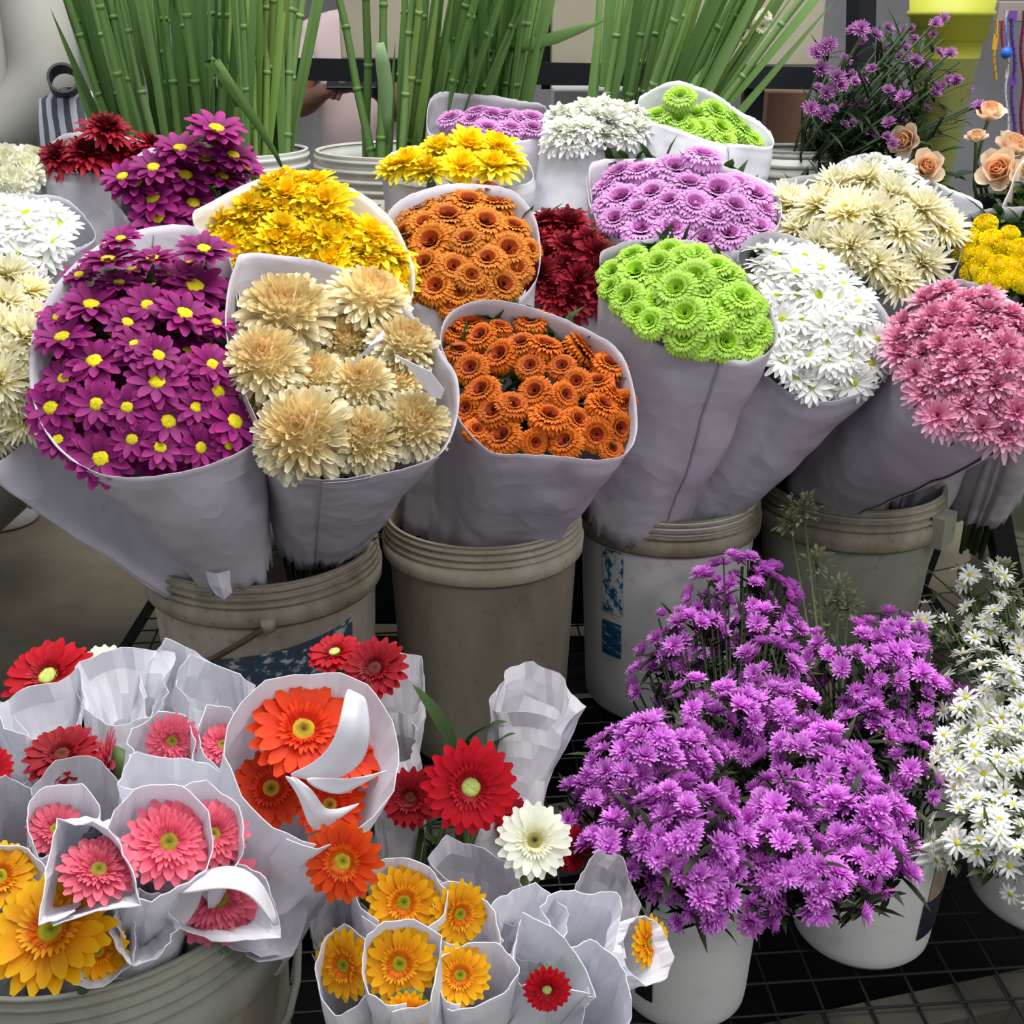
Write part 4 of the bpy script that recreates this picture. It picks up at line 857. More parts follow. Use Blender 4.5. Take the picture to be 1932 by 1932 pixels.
def crumpled(label, rim, Y, tilt, base, seed, mat=PAPER_W, crump=.012, bulge=.55, br=.015, **k):
    a = dict(name='paper_sleeve', cat='paper', wrap='sheet', foliage=False, stems=False); a.update(k)
    return bouquet(label, 'white_gerbera', rim, Y, tilt, base, br, (), seed=seed, mat=mat, crump=crump, amp=.008, folds=8, bulge=bulge, jit=.006, **a)
def B_(dx=0, dy=0, z=.14): return (BL['x'] + dx, BL['y'] + dy, z)
def M_(dx=0, dy=0, z=.08): return (BM['x'] + dx, BM['y'] + dy, z)
# ---- left bucket
g1 = sleeve('big round paper collar holding several flame orange gerberas, left bucket', 'orange_gerbera',
       [(428, 1425), (436, 1370), (462, 1325), (505, 1292), (560, 1280), (640, 1278), (695, 1302), (733, 1360), (743, 1420), (732, 1490), (700, 1530), (640, 1570), (590, 1590), (520, 1560), (460, 1500)],
       .80, 22, [(572, 1378, 96, .0), (656, 1418, 78, -.015), (512, 1488, 70, -.03), (622, 1520, 62, -.03)], B_(.06, .02), .02, seed=51, sink=.02, bulge=.7, cat='bouquet', name='wrapped_bouquet', wrap='paper_wrapper', crump=.002)
def sheet(parent, pts, Y, mat=PAPER_W, name='paper_fold', bow=.012, thick=.001):
    """stiff curled paper strip: pts = list of (left px, right px) pairs with depth offset"""
    V = []; Fc = []; o3 = parent.location if parent else Vector(); n = len(pts)
    for (a, b, ya, yb) in pts:
        A = at(a[0], a[1], Y + ya); B = at(b[0], b[1], Y + yb); mid = (A + B) / 2 - ray(*a).normalized() * bow
        V += [A - o3, mid.lerp(A, .5) - o3, mid - o3, mid.lerp(B, .5) - o3, B - o3]
    for i in range(n - 1):
        for k in range(4): Fc.append((i * 5 + k, i * 5 + k + 1, i * 5 + k + 6, i * 5 + k + 5))
    me = mesh_of(name, V, Fc); o = put(name, me, mat, None)
    if parent: o.parent = parent
    o.modifiers.new('s', 'SUBSURF').levels = 1; o.modifiers['s'].render_levels = 2
    s = o.modifiers.new('t', 'SOLIDIFY'); s.thickness = thick; return o
sheet(g1, [((654, 1298), (690, 1318), 0, .0), ((644, 1350), (698, 1368), -.03, -.015), ((630, 1402), (694, 1418), -.035, -.02), ((590, 1444), (668, 1456), -.035, -.02), ((540, 1460), (610, 1476), -.03, -.02)], .80)
sheet(g1, [((536, 1462), (560, 1470), -.02, -.02), ((566, 1500), (600, 1500), -.03, -.02), ((580, 1560), (610, 1540), -.03, -.02), ((600, 1568), (690, 1510), -.02, -.0)], .79, bow=.006)
sheet(g1, [((570, 1466), (690, 1470), -.03, -.01), ((590, 1486), (720, 1456), -.03, 0), ((640, 1502), (735, 1450), -.02, .01)], .785, bow=.004)
sleeve('pink gerbera facing out of a white sleeve, front of the left bucket', 'pink_gerbera', [(208, 1580), (225, 1525), (258, 1497), (300, 1490), (345, 1495), (378, 1530), (388, 1590), (372, 1632), (330, 1658), (285, 1690), (242, 1668)],
       .70, 10, [(318, 1590, 76, -.0)], B_(.0, -.02), seed=52)
sleeve('half pink gerbera in the sleeve just right of the front pink one', 'pink_gerbera', [(345, 1495), (395, 1480), (440, 1530), (442, 1600), (420, 1640), (380, 1640), (385, 1580)], .73, 12, [(402, 1575, 60)], B_(.04, 0), seed=53)
sleeve('pink gerbera in a pointed paper sleeve above the big yellow one', 'pink_gerbera', [(72, 1745), (90, 1640), (112, 1548), (170, 1556), (218, 1600), (246, 1692), (200, 1700), (130, 1722)],
       .63, 22, [(186, 1642, 66)], (BL['x'] + .03, .80, .42), seed=54, bulge=.9)
sleeve('deep pink gerbera under a curled white paper hood, left bucket front right', 'pink_gerbera', [(322, 1690), (360, 1665), (420, 1640), (455, 1632), (495, 1660), (520, 1740), (522, 1765), (470, 1770), (400, 1768), (345, 1740)],
       .71, 0, [(412, 1692, 84, -.0)], (-.29, .80, .40), seed=55, facing=(.12, -.8, .25), sink=.02)
hood = [((318, 1690), (335, 1668), -.0, .02), ((375, 1684), (390, 1642), -.03, .01), ((432, 1672), (445, 1630), -.045, 0), ((478, 1690), (498, 1662), -.03, .01), ((515, 1748), (525, 1745), -.02, .01)]
h = sheet(None, hood, .69, bow=.006); tag(h, 'curled white paper hood over the deep pink gerbera', 'paper')
sleeve('rose pink gerbera deep in the wide paper at the right of the left bucket', 'pink_gerbera', [(430, 1590), (480, 1570), (540, 1600), (566, 1660), (572, 1730), (555, 1790), (500, 1800), (430, 1785), (400, 1700)],
       .76, 20, [(478, 1640, 74, -.0)], (-.28, .84, .40), .03, seed=56, mat=PAPER, sink=.02)
gerb('big yellow gerbera with long loose petals, near left corner', 'yellow_gerbera', 98, 1756, .64, 108, -8, 60, (-.37, .80, .25))
sleeve('amber gerbera sunk in paper just below the big yellow one', 'yellow_gerbera', [(128, 1800), (160, 1750), (210, 1722), (240, 1750), (236, 1810), (190, 1842), (150, 1838)], .66, 15, [(185, 1795, 52)], (-.34, .80, .37), seed=57)
sleeve('orange gerbera peeking at the left edge above the yellow one', 'yellow_gerbera', [(-60, 1640), (-20, 1600), (40, 1605), (72, 1640), (60, 1690), (0, 1720), (-50, 1700)], .72, 20, [(0, 1655, 62)], B_(-.08, -.05), seed=58)
sleeve('small pink gerbera upright in a white sleeve at the middle of the left bucket', 'pink_gerbera', [(238, 1400), (252, 1375), (300, 1350), (345, 1352), (362, 1400), (352, 1440), (310, 1452), (262, 1440)], .84, 25, [(324, 1398, 46)], B_(-.01, .04), seed=59, facing=(.35, -.75, .35), sink=.006)
sleeve('pink petals poking from a narrow sleeve left of the big orange collar', 'pink_gerbera', [(385, 1375), (395, 1335), (430, 1340), (450, 1385), (440, 1430), (415, 1450), (388, 1420)], .86, 22, [(420, 1405, 40)], B_(.02, .04), seed=60, facing=(0, -.4, .8), sink=.015)
sleeve('pink gerbera glimpsed in a tall sleeve at the left of the left bucket', 'pink_gerbera', [(58, 1560), (62, 1510), (85, 1490), (150, 1488), (172, 1530), (150, 1570), (112, 1555), (100, 1610), (75, 1620)], .78, 20, [(105, 1565, 48)], B_(-.05, 0), seed=61)
gerb('faded pink gerbera seen edge on between sleeves, left bucket', 'pink_gerbera', 205, 1440, .9, 62, -70, 15, B_(-.02, .05))
gerb('scarlet gerbera seen from the side at the back left of the left bucket', 'red_gerbera', 92, 1278, 1.0, 88, -15, 62, B_(-.05, .08))
gerb('pale cream gerbera half hidden behind crumpled sleeves, back left', 'white_gerbera', 195, 1258, 1.03, 50, 5, 60, B_(-.03, .09))
gerb('dark crimson gerbera lying flat between the left sleeves', 'crimson_gerbera', 118, 1425, .88, 72, 5, 70, B_(-.05, .04))
gerb('red gerbera cut off by the left edge', 'red_gerbera', -22, 1450, .84, 46, 30, 30, B_(-.09, .02))
gerb('crimson gerbera tucked in a narrow sleeve beside the pink petals', 'crimson_gerbera', 382, 1400, .92, 34, -50, 30, B_(.03, .06))
crumpled('empty white paper sleeve with a pointed tip in front of the scarlet gerbera', [(8, 1330), (40, 1308), (100, 1290), (138, 1262), (142, 1330), (130, 1380), (70, 1390), (25, 1380)], .93, 18, B_(-.07, .03), 71, crump=.005)
crumpled('empty grey white sleeve at the far left of the left bucket', [(-50, 1380), (-20, 1320), (10, 1330), (40, 1400), (48, 1470), (10, 1500), (-40, 1480)], .9, 15, B_(-.09, .03), 72, crump=.005)
crumpled('rounded crumpled white sleeve at the back of the left bucket', [(165, 1310), (180, 1260), (225, 1228), (290, 1235), (295, 1300), (280, 1350), (220, 1370), (175, 1350)], .97, 8, B_(-.03, .07), 73, crump=.012)
crumpled('tall peaked crumpled sleeve in front of the worn blue print', [(285, 1260), (318, 1205), (345, 1225), (380, 1255), (400, 1310), (360, 1370), (310, 1375), (288, 1330)], .99, 8, B_(.0, .08), 74, crump=.010)
crumpled('crumpled white sleeve leaning right below the bail handle', [(350, 1280), (380, 1240), (420, 1265), (458, 1290), (465, 1335), (430, 1350), (400, 1340), (365, 1330)], .97, 8, B_(.04, .07), 75, crump=.010)
crumpled('creased white sleeve below the small upright pink gerbera', [(232, 1480), (262, 1420), (330, 1425), (385, 1450), (432, 1500), (436, 1540), (380, 1520), (300, 1500)], .78, 20, B_(.01, .02), 76, crump=.008)
crumpled('square cut grey white sleeve below the dark crimson gerbera', [(55, 1500), (80, 1470), (110, 1435), (190, 1440), (215, 1500), (190, 1560), (120, 1565), (70, 1560)], .83, 20, B_(-.05, .02), 77, mat=PAPER_G, crump=.004)
crumpled('smooth white sleeve at the left edge above the yellow gerbera', [(-60, 1560), (-40, 1500), (10, 1470), (52, 1500), (56, 1580), (40, 1640), (-30, 1640)], .78, 20, B_(-.09, 0), 78, mat=PAPER_G, crump=.004)
crumpled('loose white paper tucked inside the rim of the left bucket', [(60, 1830), (120, 1800), (250, 1780), (400, 1780), (420, 1805), (300, 1845), (180, 1855)], .72, 35, B_(.0, -.06, .28), 79, mat=PAPER_G, crump=.006, br=.04)
crumpled('torn white paper point below the front pink gerbera', [(232, 1740), (222, 1705), (260, 1690), (300, 1700), (325, 1740), (300, 1780), (255, 1800)], .67, 20, (-.31, .79, .37), 80, crump=.008)
# ---- middle pail
gerb('open scarlet red gerbera with a pale green centre, unwrapped, middle pail', 'red_gerbera', 888, 1484, .9, 92, 6, 26, M_(.01, .01))
gerb('dark crimson gerbera just left of the open scarlet one', 'crimson_gerbera', 775, 1506, .94, 58, -12, 36, M_(-.03, .02))
gerb('white gerbera with a dark eye, unwrapped, beside the violet asters', 'white_gerbera', 1008, 1586, .86, 74, 8, 40, M_(.04, .01))
gerb('flame orange gerbera with a yellow ring, unwrapped, beside the big collar', 'flame_gerbera', 648, 1624, .74, 80, -10, 26, M_(-.04, 0))
gerb('crimson gerbera hidden behind the open scarlet one on its right', 'crimson_gerbera', 970, 1548, .96, 46, 40, 30, M_(.04, .03))
gerb('very dark crimson gerbera in shadow behind the white one', 'crimson_gerbera', 1082, 1602, .98, 46, 50, 20, M_(.05, .03))
gerb('crimson gerbera bending back above the big orange collar, edge on', 'red_gerbera', 632, 1232, 1.12, 54, -30, 75, M_(-.05, .05))
sleeve('crimson gerbera in a grey white sleeve against the grey bucket', 'crimson_gerbera', [(655, 1280), (690, 1240), (740, 1228), (785, 1238), (792, 1290), (770, 1350), (720, 1340), (690, 1310)], 1.06, 12, [(708, 1262, 66, .03)], M_(-.04, .03), seed=62, mat=PAPER_G, facing=(-.1, -.5, .8), crump=.006)
crumpled('small crumpled sleeve end right of the big orange collar', [(735, 1370), (750, 1345), (778, 1355), (780, 1390), (765, 1430), (742, 1440), (735, 1410)], 1.0, 15, M_(-.03, .03), 81, mat=PAPER_G, crump=.007)
crumpled('tall closed white sleeve standing in front of the grey bucket', [(930, 1330), (960, 1262), (1000, 1248), (1050, 1270), (1080, 1310), (1092, 1322), (1060, 1360), (1000, 1345), (950, 1350)], 1.06, 42, M_(.03, .04, .16), 82, mat=PAPER_G, crump=.006, bulge=.45)
S5 = dict(mat=PAPER_W)
sleeve('orange yellow gerbera under a broad curled white sleeve, top of the middle pail', 'yellow_gerbera', [(656, 1650), (680, 1628), (755, 1620), (810, 1635), (842, 1680), (830, 1720), (790, 1748), (720, 1745), (676, 1710)], .76, 15, [(762, 1702, 62)], M_(-.02, 0), seed=63, facing=(.05, -.8, .5), sink=.02)
sleeve('yellow gerbera turned right in a sleeve, right of the broad curled one', 'yellow_gerbera', [(815, 1700), (832, 1668), (880, 1672), (922, 1715), (932, 1770), (890, 1782), (850, 1770), (825, 1740)], .76, 15, [(866, 1724, 56, .004)], M_(.02, 0), seed=64, facing=(.55, -.75, .3), sink=.004)
sleeve('amber gerbera in the leftmost sleeve of the middle pail', 'yellow_gerbera', [(606, 1820), (618, 1775), (650, 1755), (684, 1790), (690, 1850), (668, 1888), (640, 1905), (612, 1880)], .70, 12, [(650, 1820, 60)], M_(-.04, -.03), seed=65, facing=(-.4, -.85, .35))
sleeve('orange yellow gerbera facing straight out in the frontmost sleeve', 'yellow_gerbera', [(690, 1820), (695, 1770), (720, 1742), (775, 1745), (820, 1775), (815, 1830), (800, 1885), (730, 1898), (695, 1870)], .68, 5, [(754, 1818, 66)], M_(0, -.04), seed=66, facing=(0, -.9, .6))
sleeve('orange gerbera half closed in the sleeve right of the frontmost one', 'yellow_gerbera', [(820, 1850), (825, 1810), (868, 1790), (930, 1788), (970, 1825), (950, 1860), (900, 1880), (855, 1900), (835, 1890)], .70, 15, [(868, 1840, 52)], M_(.03, -.03), seed=67, facing=(.1, -.7, .6))
sleeve('yellow gerbera in a sideways sleeve at the right of the middle pail', 'yellow_gerbera', [(1178, 1780), (1190, 1745), (1215, 1730), (1245, 1745), (1266, 1800), (1255, 1838), (1215, 1845), (1185, 1820)], .80, 15, [(1226, 1778, 44)], M_(.05, 0, .22), seed=68, facing=(.6, -.6, .4))
gerb('amber gerbera low below the frontmost sleeve', 'yellow_gerbera', 770, 1908, .67, 40, 0, 10, M_(0, -.04))
crumpled('broad white paper hood hanging over a red gerbera, lower right of the pail', [(975, 1790), (990, 1730), (1040, 1760), (1090, 1830), (1105, 1870), (1060, 1860), (1010, 1850), (980, 1860)], .72, 5, M_(.05, -.01), 83, crump=.004)
gerb('red gerbera drooping under the broad white paper hood', 'red_gerbera', 1032, 1866, .70, 46, 0, 15, M_(.05, -.02))
crumpled('creased open white sleeve left of the yellow sideways one', [(1035, 1720), (1060, 1690), (1160, 1680), (1172, 1700), (1150, 1770), (1120, 1800), (1075, 1790), (1050, 1750)], .78, 12, M_(.05, .0), 84, crump=.006)
crumpled('drooping white sleeve end at the bottom right of the pail', [(1060, 1800), (1120, 1790), (1168, 1830), (1176, 1900), (1150, 1940), (1100, 1930), (1120, 1870)], .72, 5, M_(.06, -.02), 85, crump=.006)
crumpled('large pale grey sleeve behind the white gerbera, middle pail', [(815, 1620), (850, 1580), (900, 1595), (960, 1640), (990, 1690), (960, 1740), (900, 1700), (850, 1680)], .84, 25, M_(.02, .01), 86, mat=PAPER_G, crump=.006)
crumpled('creased sleeve between the yellow and drooping white sleeves', [(925, 1740), (945, 1700), (1010, 1685), (1050, 1720), (1055, 1780), (1010, 1810), (960, 1790)], .78, 18, M_(.04, .0), 87, mat=PAPER_W, crump=.007)
crumpled('paper sleeve rising against the left violet aster pail', [(1070, 1700), (1100, 1640), (1130, 1600), (1170, 1620), (1200, 1700), (1180, 1740), (1120, 1720)], .88, 18, M_(.06, .03), 88, mat=PAPER_G, crump=.006)
crumpled('grey white sleeve folded low beside the leftmost amber one', [(600, 1740), (625, 1705), (665, 1720), (690, 1760), (660, 1790), (620, 1790)], .76, 18, M_(-.04, -.01), 89, mat=PAPER_G, crump=.006)
leaf_t = thing('gerbera_foliage', M_(0, .04, .1), 'dark green stems and leaves behind the open scarlet gerbera', 'foliage')
leaf_t['kind'] = 'stuff'
m = MB(); q = random.Random(5)
for i in range(26):
    a = at(q.uniform(700, 960), q.uniform(1380, 1700), q.uniform(.95, 1.05)); b = Vector(M_(q.uniform(-.04, .04), q.uniform(0, .05), .1)); m.tube([a - leaf_t.location, (a + b) / 2 + Vector((0, .02, .03)) - leaf_t.location, b - leaf_t.location], .0032, 5, rgb(60, 80, 40))
    m.leaf(a - leaf_t.location, Vector((q.uniform(-.6, .6), q.uniform(-.4, .2), .8)), q.uniform(.04, .08), .018, .6, rgb(40, 58, 30), rgb(70, 96, 48))
me = mesh_of('leaves', m.V, m.F, m.K); o = put('leaves', me, LEAF, None); o.parent = leaf_t; o['kind'] = 'stuff'

# ------------------------------------------------------------------ asters
def bunch(label, key, blobs, n, r, base, cat='flowers', seed=1, disc_stuff=True, name='aster_bunch', lo=-.45, c0=rgb(30, 34, 24), c1=rgb(62, 74, 44), cluster=6):
    q = random.Random(seed); B = Vector(base); t = thing(name, B, label, cat); H = []; L = []
    E = []
    for (px, py, Y, rx, ry) in blobs:
        C = at(px, py, Y); s = mpx(C); E.append((C, Vector((rx * s, (rx + ry) * .45 * s, ry * s))))
    tot = sum(e[1].x * e[1].z for e in E)
    for C, S in E:
        k_ = int(n * 1.45 * S.x * S.z / tot); ncl = max(3, k_ // cluster); i = 0
        while i < ncl:
            u = q.uniform(lo, 1); a = q.uniform(0, 6.283); s_ = math.sqrt(1 - u * u); d = Vector((s_ * math.cos(a), s_ * math.sin(a), u))
            if d.y > .45 and d.z < .5: continue
            i += 1
            Pc = C + Vector((d.x * S.x, d.y * S.y, d.z * S.z)) * q.uniform(.82, 1.06)
            for j in range(q.randint(cluster - 2, cluster + 2)):
                P = Pc + Vector((q.gauss(0, 1), q.gauss(0, 1), q.gauss(0, .7))) * r * 1.5
                v = P - C; dd = Vector((v.x / S.x, v.y / S.y, v.z / S.z)); l = dd.length
                if l > 1.14: continue
                if any(((P - c2).x / s2.x) ** 2 + ((P - c2).y / s2.y) ** 2 + ((P - c2).z / s2.z) ** 2 < .4 for c2, s2 in E if c2 is not C): continue
                nn = (dd.normalized() + Vector((q.uniform(-.35, .35), q.uniform(-.35, .35), q.uniform(0, .7))))
                H.append((P, nn, r * q.uniform(.75, 1.15), l))
            L.append(Pc)
        for _ in range(int(26 * S.x * S.z / (.1 * .1))):
            u = q.uniform(-.7, .9); a = q.uniform(0, 6.283); s_ = math.sqrt(1 - u * u); L.append(C + Vector((s_ * math.cos(a) * S.x, s_ * math.sin(a) * S.y, u * S.z)) * q.uniform(.45, .85))
    H.sort(key=lambda h: (h[0] - CAM).length - .25 * h[3] + (0 if h[1].dot(CAM - h[0]) > 0 else .4))
    for P, nn, rr, l in H[:100]: head(key, P, nn, rr, t, mrnd=q)
    m = MB(); Lm, Dm = SPEC[key]
    def src(me):
        co_ = [v.co.copy() for v in me.vertices]; fc = [tuple(p.vertices) for p in me.polygons]; k = [tuple(d.color)[:3] for d in me.attributes['Col'].data]; return co_, fc, k
    SRC = [src(x) for x in Lm]; DS = src(Dm) if Dm else None
    for P, nn, rr, l in H[100:]:
        M = Matrix.Translation(P - B) @ frame(nn, q.uniform(0, 6.28)) @ Matrix.Scale(rr, 4)
        for S_ in [q.choice(SRC)] + ([DS] if DS else []):
            b = len(m.V); m.V += [M @ v for v in S_[0]]; m.F += [tuple(i + b for i in f) for f in S_[1]]; m.K += S_[2]
    if len(H) > 100:
        me = mesh_of('flower_heads', m.V, m.F, m.K); o = put('flower_heads', me, PETAL, None, kind='stuff'); o.parent = t
    m = MB()
    for P in L:
        mid = P.lerp(B, .5) + Vector((0, 0, .03)); m.tube([P - B, mid - B, Vector((q.uniform(-.03, .03), q.uniform(-.03, .03), 0))], .0014, 4, c1)
        for _ in range(4):
            d = Vector((q.uniform(-1, 1), q.uniform(-1, 1), q.uniform(-.2, 1))); m.leaf(P.lerp(B, q.uniform(.0, .25)) - B, d, q.uniform(.02, .045), .007, .5, c0, c1, rows=3)
    me = mesh_of('foliage', m.V, m.F, m.K); o = put('foliage', me, LEAF, None, kind='stuff'); o.parent = t
    return t
def inp(b, dx=0, dy=0, z=.05): return (b['x'] + dx, b['y'] + dy, z)
VR = .0148
bunch('violet aster bunch spilling low over the left white pail, nearest the sleeves', 'violet_aster', [(1240, 1470, 1.06, 130, 110), (1130, 1530, 1.03, 75, 80), (1290, 1590, .96, 105, 115), (1180, 1620, .97, 80, 80), (1310, 1700, .92, 70, 75)], 430, VR, inp(A1, 0, 0), seed=91)
bunch('violet aster bunch in the middle, its peak rising over the others', 'violet_aster', [(1450, 1290, 1.28, 70, 80), (1350, 1370, 1.2, 110, 80), (1480, 1380, 1.2, 90, 80), (1540, 1480, 1.12, 110, 110), (1440, 1540, 1.04, 85, 95)], 380, VR, inp(A2, -.05, 0), seed=92)
bunch('violet aster bunch drooping at the front of the right white pail', 'violet_aster', [(1600, 1580, 1.04, 110, 100), (1480, 1640, .96, 80, 85), (1640, 1640, .98, 75, 65), (1530, 1690, .94, 95, 60), (1420, 1690, .94, 60, 70)], 330, VR, inp(A2, .02, -.02), seed=93)
bunch('darker violet aster bunch at the back, below the peeling blue label', 'violet_aster', [(1400, 1130, 1.5, 100, 80), (1300, 1230, 1.45, 90, 80), (1440, 1210, 1.45, 80, 70), (1240, 1300, 1.42, 55, 65)], 230, VR * 1.05, inp(A1, .06, .04), seed=94, c0=rgb(22, 26, 20), c1=rgb(48, 58, 36))
bunch('violet aster bunch leaning right against the white asters', 'violet_aster', [(1620, 1270, 1.36, 100, 95), (1690, 1200, 1.42, 60, 60), (1720, 1330, 1.32, 80, 80), (1640, 1390, 1.28, 80, 60), (1800, 1330, 1.34, 36, 40), (1720, 1480, 1.18, 50, 75)], 270, VR, inp(A2, .06, .04), seed=95, c0=rgb(24, 30, 22), c1=rgb(52, 64, 40))
bunch('white daisy aster bunch filling the right edge', 'white_aster', [(1880, 1340, 1.3, 110, 110), (1880, 1480, 1.2, 120, 100), (1860, 1590, 1.1, 100, 80), (1950, 1640, 1.06, 80, 70), (1800, 1440, 1.26, 60, 80)], 430, .0150, inp(A3), seed=96, c0=rgb(46, 60, 36), c1=rgb(92, 110, 66), cluster=5)
bunch('tall white daisy asters behind, reaching up beside the trestle leg', 'white_aster', [(1840, 1110, 1.5, 55, 55), (1770, 1180, 1.46, 55, 40), (1870, 1190, 1.44, 60, 60), (1930, 1230, 1.42, 60, 50)], 110, .0150, inp(A3, 0, .05), seed=97, c0=rgb(46, 60, 36), c1=rgb(92, 110, 66), cluster=4)
# dried greenish filler sprays behind the violet asters
def spray(label, tips, base, seed):
    q = random.Random(seed); B = Vector(base); t = thing('filler_spray', B, label, 'foliage'); m = MB()
    for (x, y, Y, r) in tips:
        C = at(x, y, Y); m.tube([C - B, C.lerp(B, .5) + Vector((0, .01, .02)) - B, Vector()], .002, 5, rgb(96, 104, 70)); s = mpx(C)
        for _ in range(70):
            d = Vector((q.gauss(0, 1), q.gauss(0, 1), q.gauss(0, 1))).normalized(); P = C + d * r * s * q.uniform(.3, 1)
            m.leaf(P - B, d + Vector((0, 0, .4)), q.uniform(.006, .014), .006, .3, rgb(128, 134, 100), rgb(176, 178, 140), rows=2)
    me = mesh_of('sprigs', m.V, m.F, m.K); o = put('sprigs', me, LEAF, None, kind='stuff'); o.parent = t
spray('dry sage green filler spray in front of the pale bucket with bail handle', [(1515, 960, 1.62, 34), (1490, 985, 1.62, 24), (1540, 1060, 1.6, 26), (1580, 1115, 1.58, 30), (1560, 1160, 1.56, 36), (1600, 1140, 1.56, 24)], (A2['x'] - .02, A2['y'] + .07, .1), 6)
spray('dull green sprigs at the right edge beside the trestle leg', [(1890, 1075, 1.6, 22), (1905, 1110, 1.6, 22), (1925, 1140, 1.6, 20)], inp(A3, .02, .06, .1), 7)

# ------------------------------------------------------------------ lilac sprays and peach roses at the rear right
SB = Vector((R4['x'], R4['y'], R4['z0'] + .2)); t = thing('lilac_spray_bunch', SB, 'bunch of small lilac flowers with dark green stems leaning right from the rear bucket', 'flowers'); q = random.Random(77); m = MB()
tips = [(q.uniform(1545, 1850), q.uniform(30, 260)) for _ in range(95)]
tips = [(x, y) for x, y in tips if y > 20 + abs(x - 1690) * .35 and y < 300 - (x - 1500) * .25]
for (x, y) in tips:
    Y = q.uniform(2.08, 2.4); P = at(x, y, Y); m.tube([P - SB, P.lerp(SB, .45) + Vector((-.02, 0, .03)) - SB, Vector((q.uniform(-.05, .05), q.uniform(-.05, .05), 0))], .0022, 5, rgb(74, 96, 62))
    for k in range(24):
        d = Vector((q.uniform(-.6, 1), q.uniform(-1, 1), q.uniform(-.2, 1))); m.leaf(P.lerp(SB, q.uniform(.06, .85)) - SB, d, q.uniform(.03, .07), .007, .4, rgb(28, 44, 28), rgb(60, 84, 50), rows=3)
    if q.random() < .8:
        for k in range(q.randint(1, 2)):
            head('statice', P + Vector((q.gauss(0, .012), q.gauss(0, .01), q.gauss(0, .012))), Vector((q.uniform(-.5, .5), -.6, .7)), q.uniform(.009, .015), t, mrnd=q)
for (x, y) in ((1625, 55), (1555, 90), (1550, 130), (1580, 145), (1585, 160), (1560, 175), (1530, 205), (1555, 215), (1565, 85), (1540, 100)):
    head('statice', at(x, y, 2.08), Vector((0, -.8, .5)), .016, t, mrnd=q)
me = mesh_of('stems_and_leaves', m.V, m.F, m.K); o = put('stems_and_leaves', me, LEAF, None, kind='stuff'); o.parent = t
def rose(label, px, py, Y, r, n, bx):
    P = at(px, py, Y); n = Vector(n).normalized(); B = at(bx, 640, 2.28); B.z = .47; t = thing('rose', B, label, 'rose'); r *= mpx(P); head('peach_rose', P, n, r, t, flatten=1.1)
    m = MB(); c = P - n * .09; m.tube([P - n * r * .3 - B, c - B, c.lerp(B, .4) - B, Vector()], .003, 6); me = mesh_of('stem', m.V, m.F); o = put('stem', me, STEM, None); o.parent = t
    m = MB()
    for k in range(3):
        a = c.lerp(B, .06 + .08 * k) - B; d = Vector((rnd.uniform(-1, 1), -.5, rnd.uniform(.1, .8))); m.leaf(a, d, .06, .034, .5, rgb(50, 70, 46), rgb(96, 122, 92))
    me = mesh_of('leaves', m.V, m.F, m.K); o = put('leaves', me, LEAF, None); o.parent = t
rose('peach rose drooping left in front of the lime vase, dull', 1708, 264, 2.1, 30, (-.5, -.5, .1), 1800)
rose('open peach rose just above the snow white chrysanthemums', 1748, 316, 2.06, 34, (-.1, -.9, .45), 1810)
rose('topmost peach rose at the right, upright and half open', 1868, 212, 2.15, 30, (0, -.35, .9), 1900)
rose('slim peach rose bud below the topmost rose', 1842, 258, 2.12, 20, (-.2, -.3, .9), 1890)
rose('large peach rose facing left at the right edge', 1884, 318, 2.08, 38, (-.5, -.75, .3), 1900)
rose('pale peach rose behind the large one, right edge', 1912, 275, 2.12, 34, (.2, -.5, .8), 1920)
rose('peach rose cut off by the right edge, lowest of the group', 1932, 322, 2.06, 28, (-.2, -.9, .4), 1930)
rose('small drooping peach rose under the large one', 1915, 352, 2.1, 20, (-.2, -.8, -.3), 1915)
# ------------------------------------------------------------------ people behind the stall
def skin(name, pts, edges, mat, parent=None, sub=2, root=0):
    """pts: list of (Vector, rx, ry)"""
    org = wm(parent).translation if parent else Vector()
    me = bpy.data.meshes.new(name); me.from_pydata([tuple(Vector(p[0]) - org) for p in pts], edges, []); o = bpy.data.objects.new(name, me); COL.objects.link(o)
    o.modifiers.new('skin', 'SKIN'); o.modifiers['skin'].use_smooth_shade = True
    if not me.skin_vertices: 
        bpy.context.view_layer.objects.active = o
    for i, p in enumerate(pts):
        v = me.skin_vertices[0].data[i]; v.radius = (p[1], p[2]); v.use_root = (i == root)
    s = o.modifiers.new('sub', 'SUBSURF'); s.levels = sub; s.render_levels = sub; me.materials.append(mat)
    if parent: o.parent = parent
    return o
SKIN = flat('brown_skin', rgb(128, 88, 72), .55, col2=rgb(112, 76, 62), scale=6); HAIR = flat('black_hair', rgb(26, 22, 22), .6)
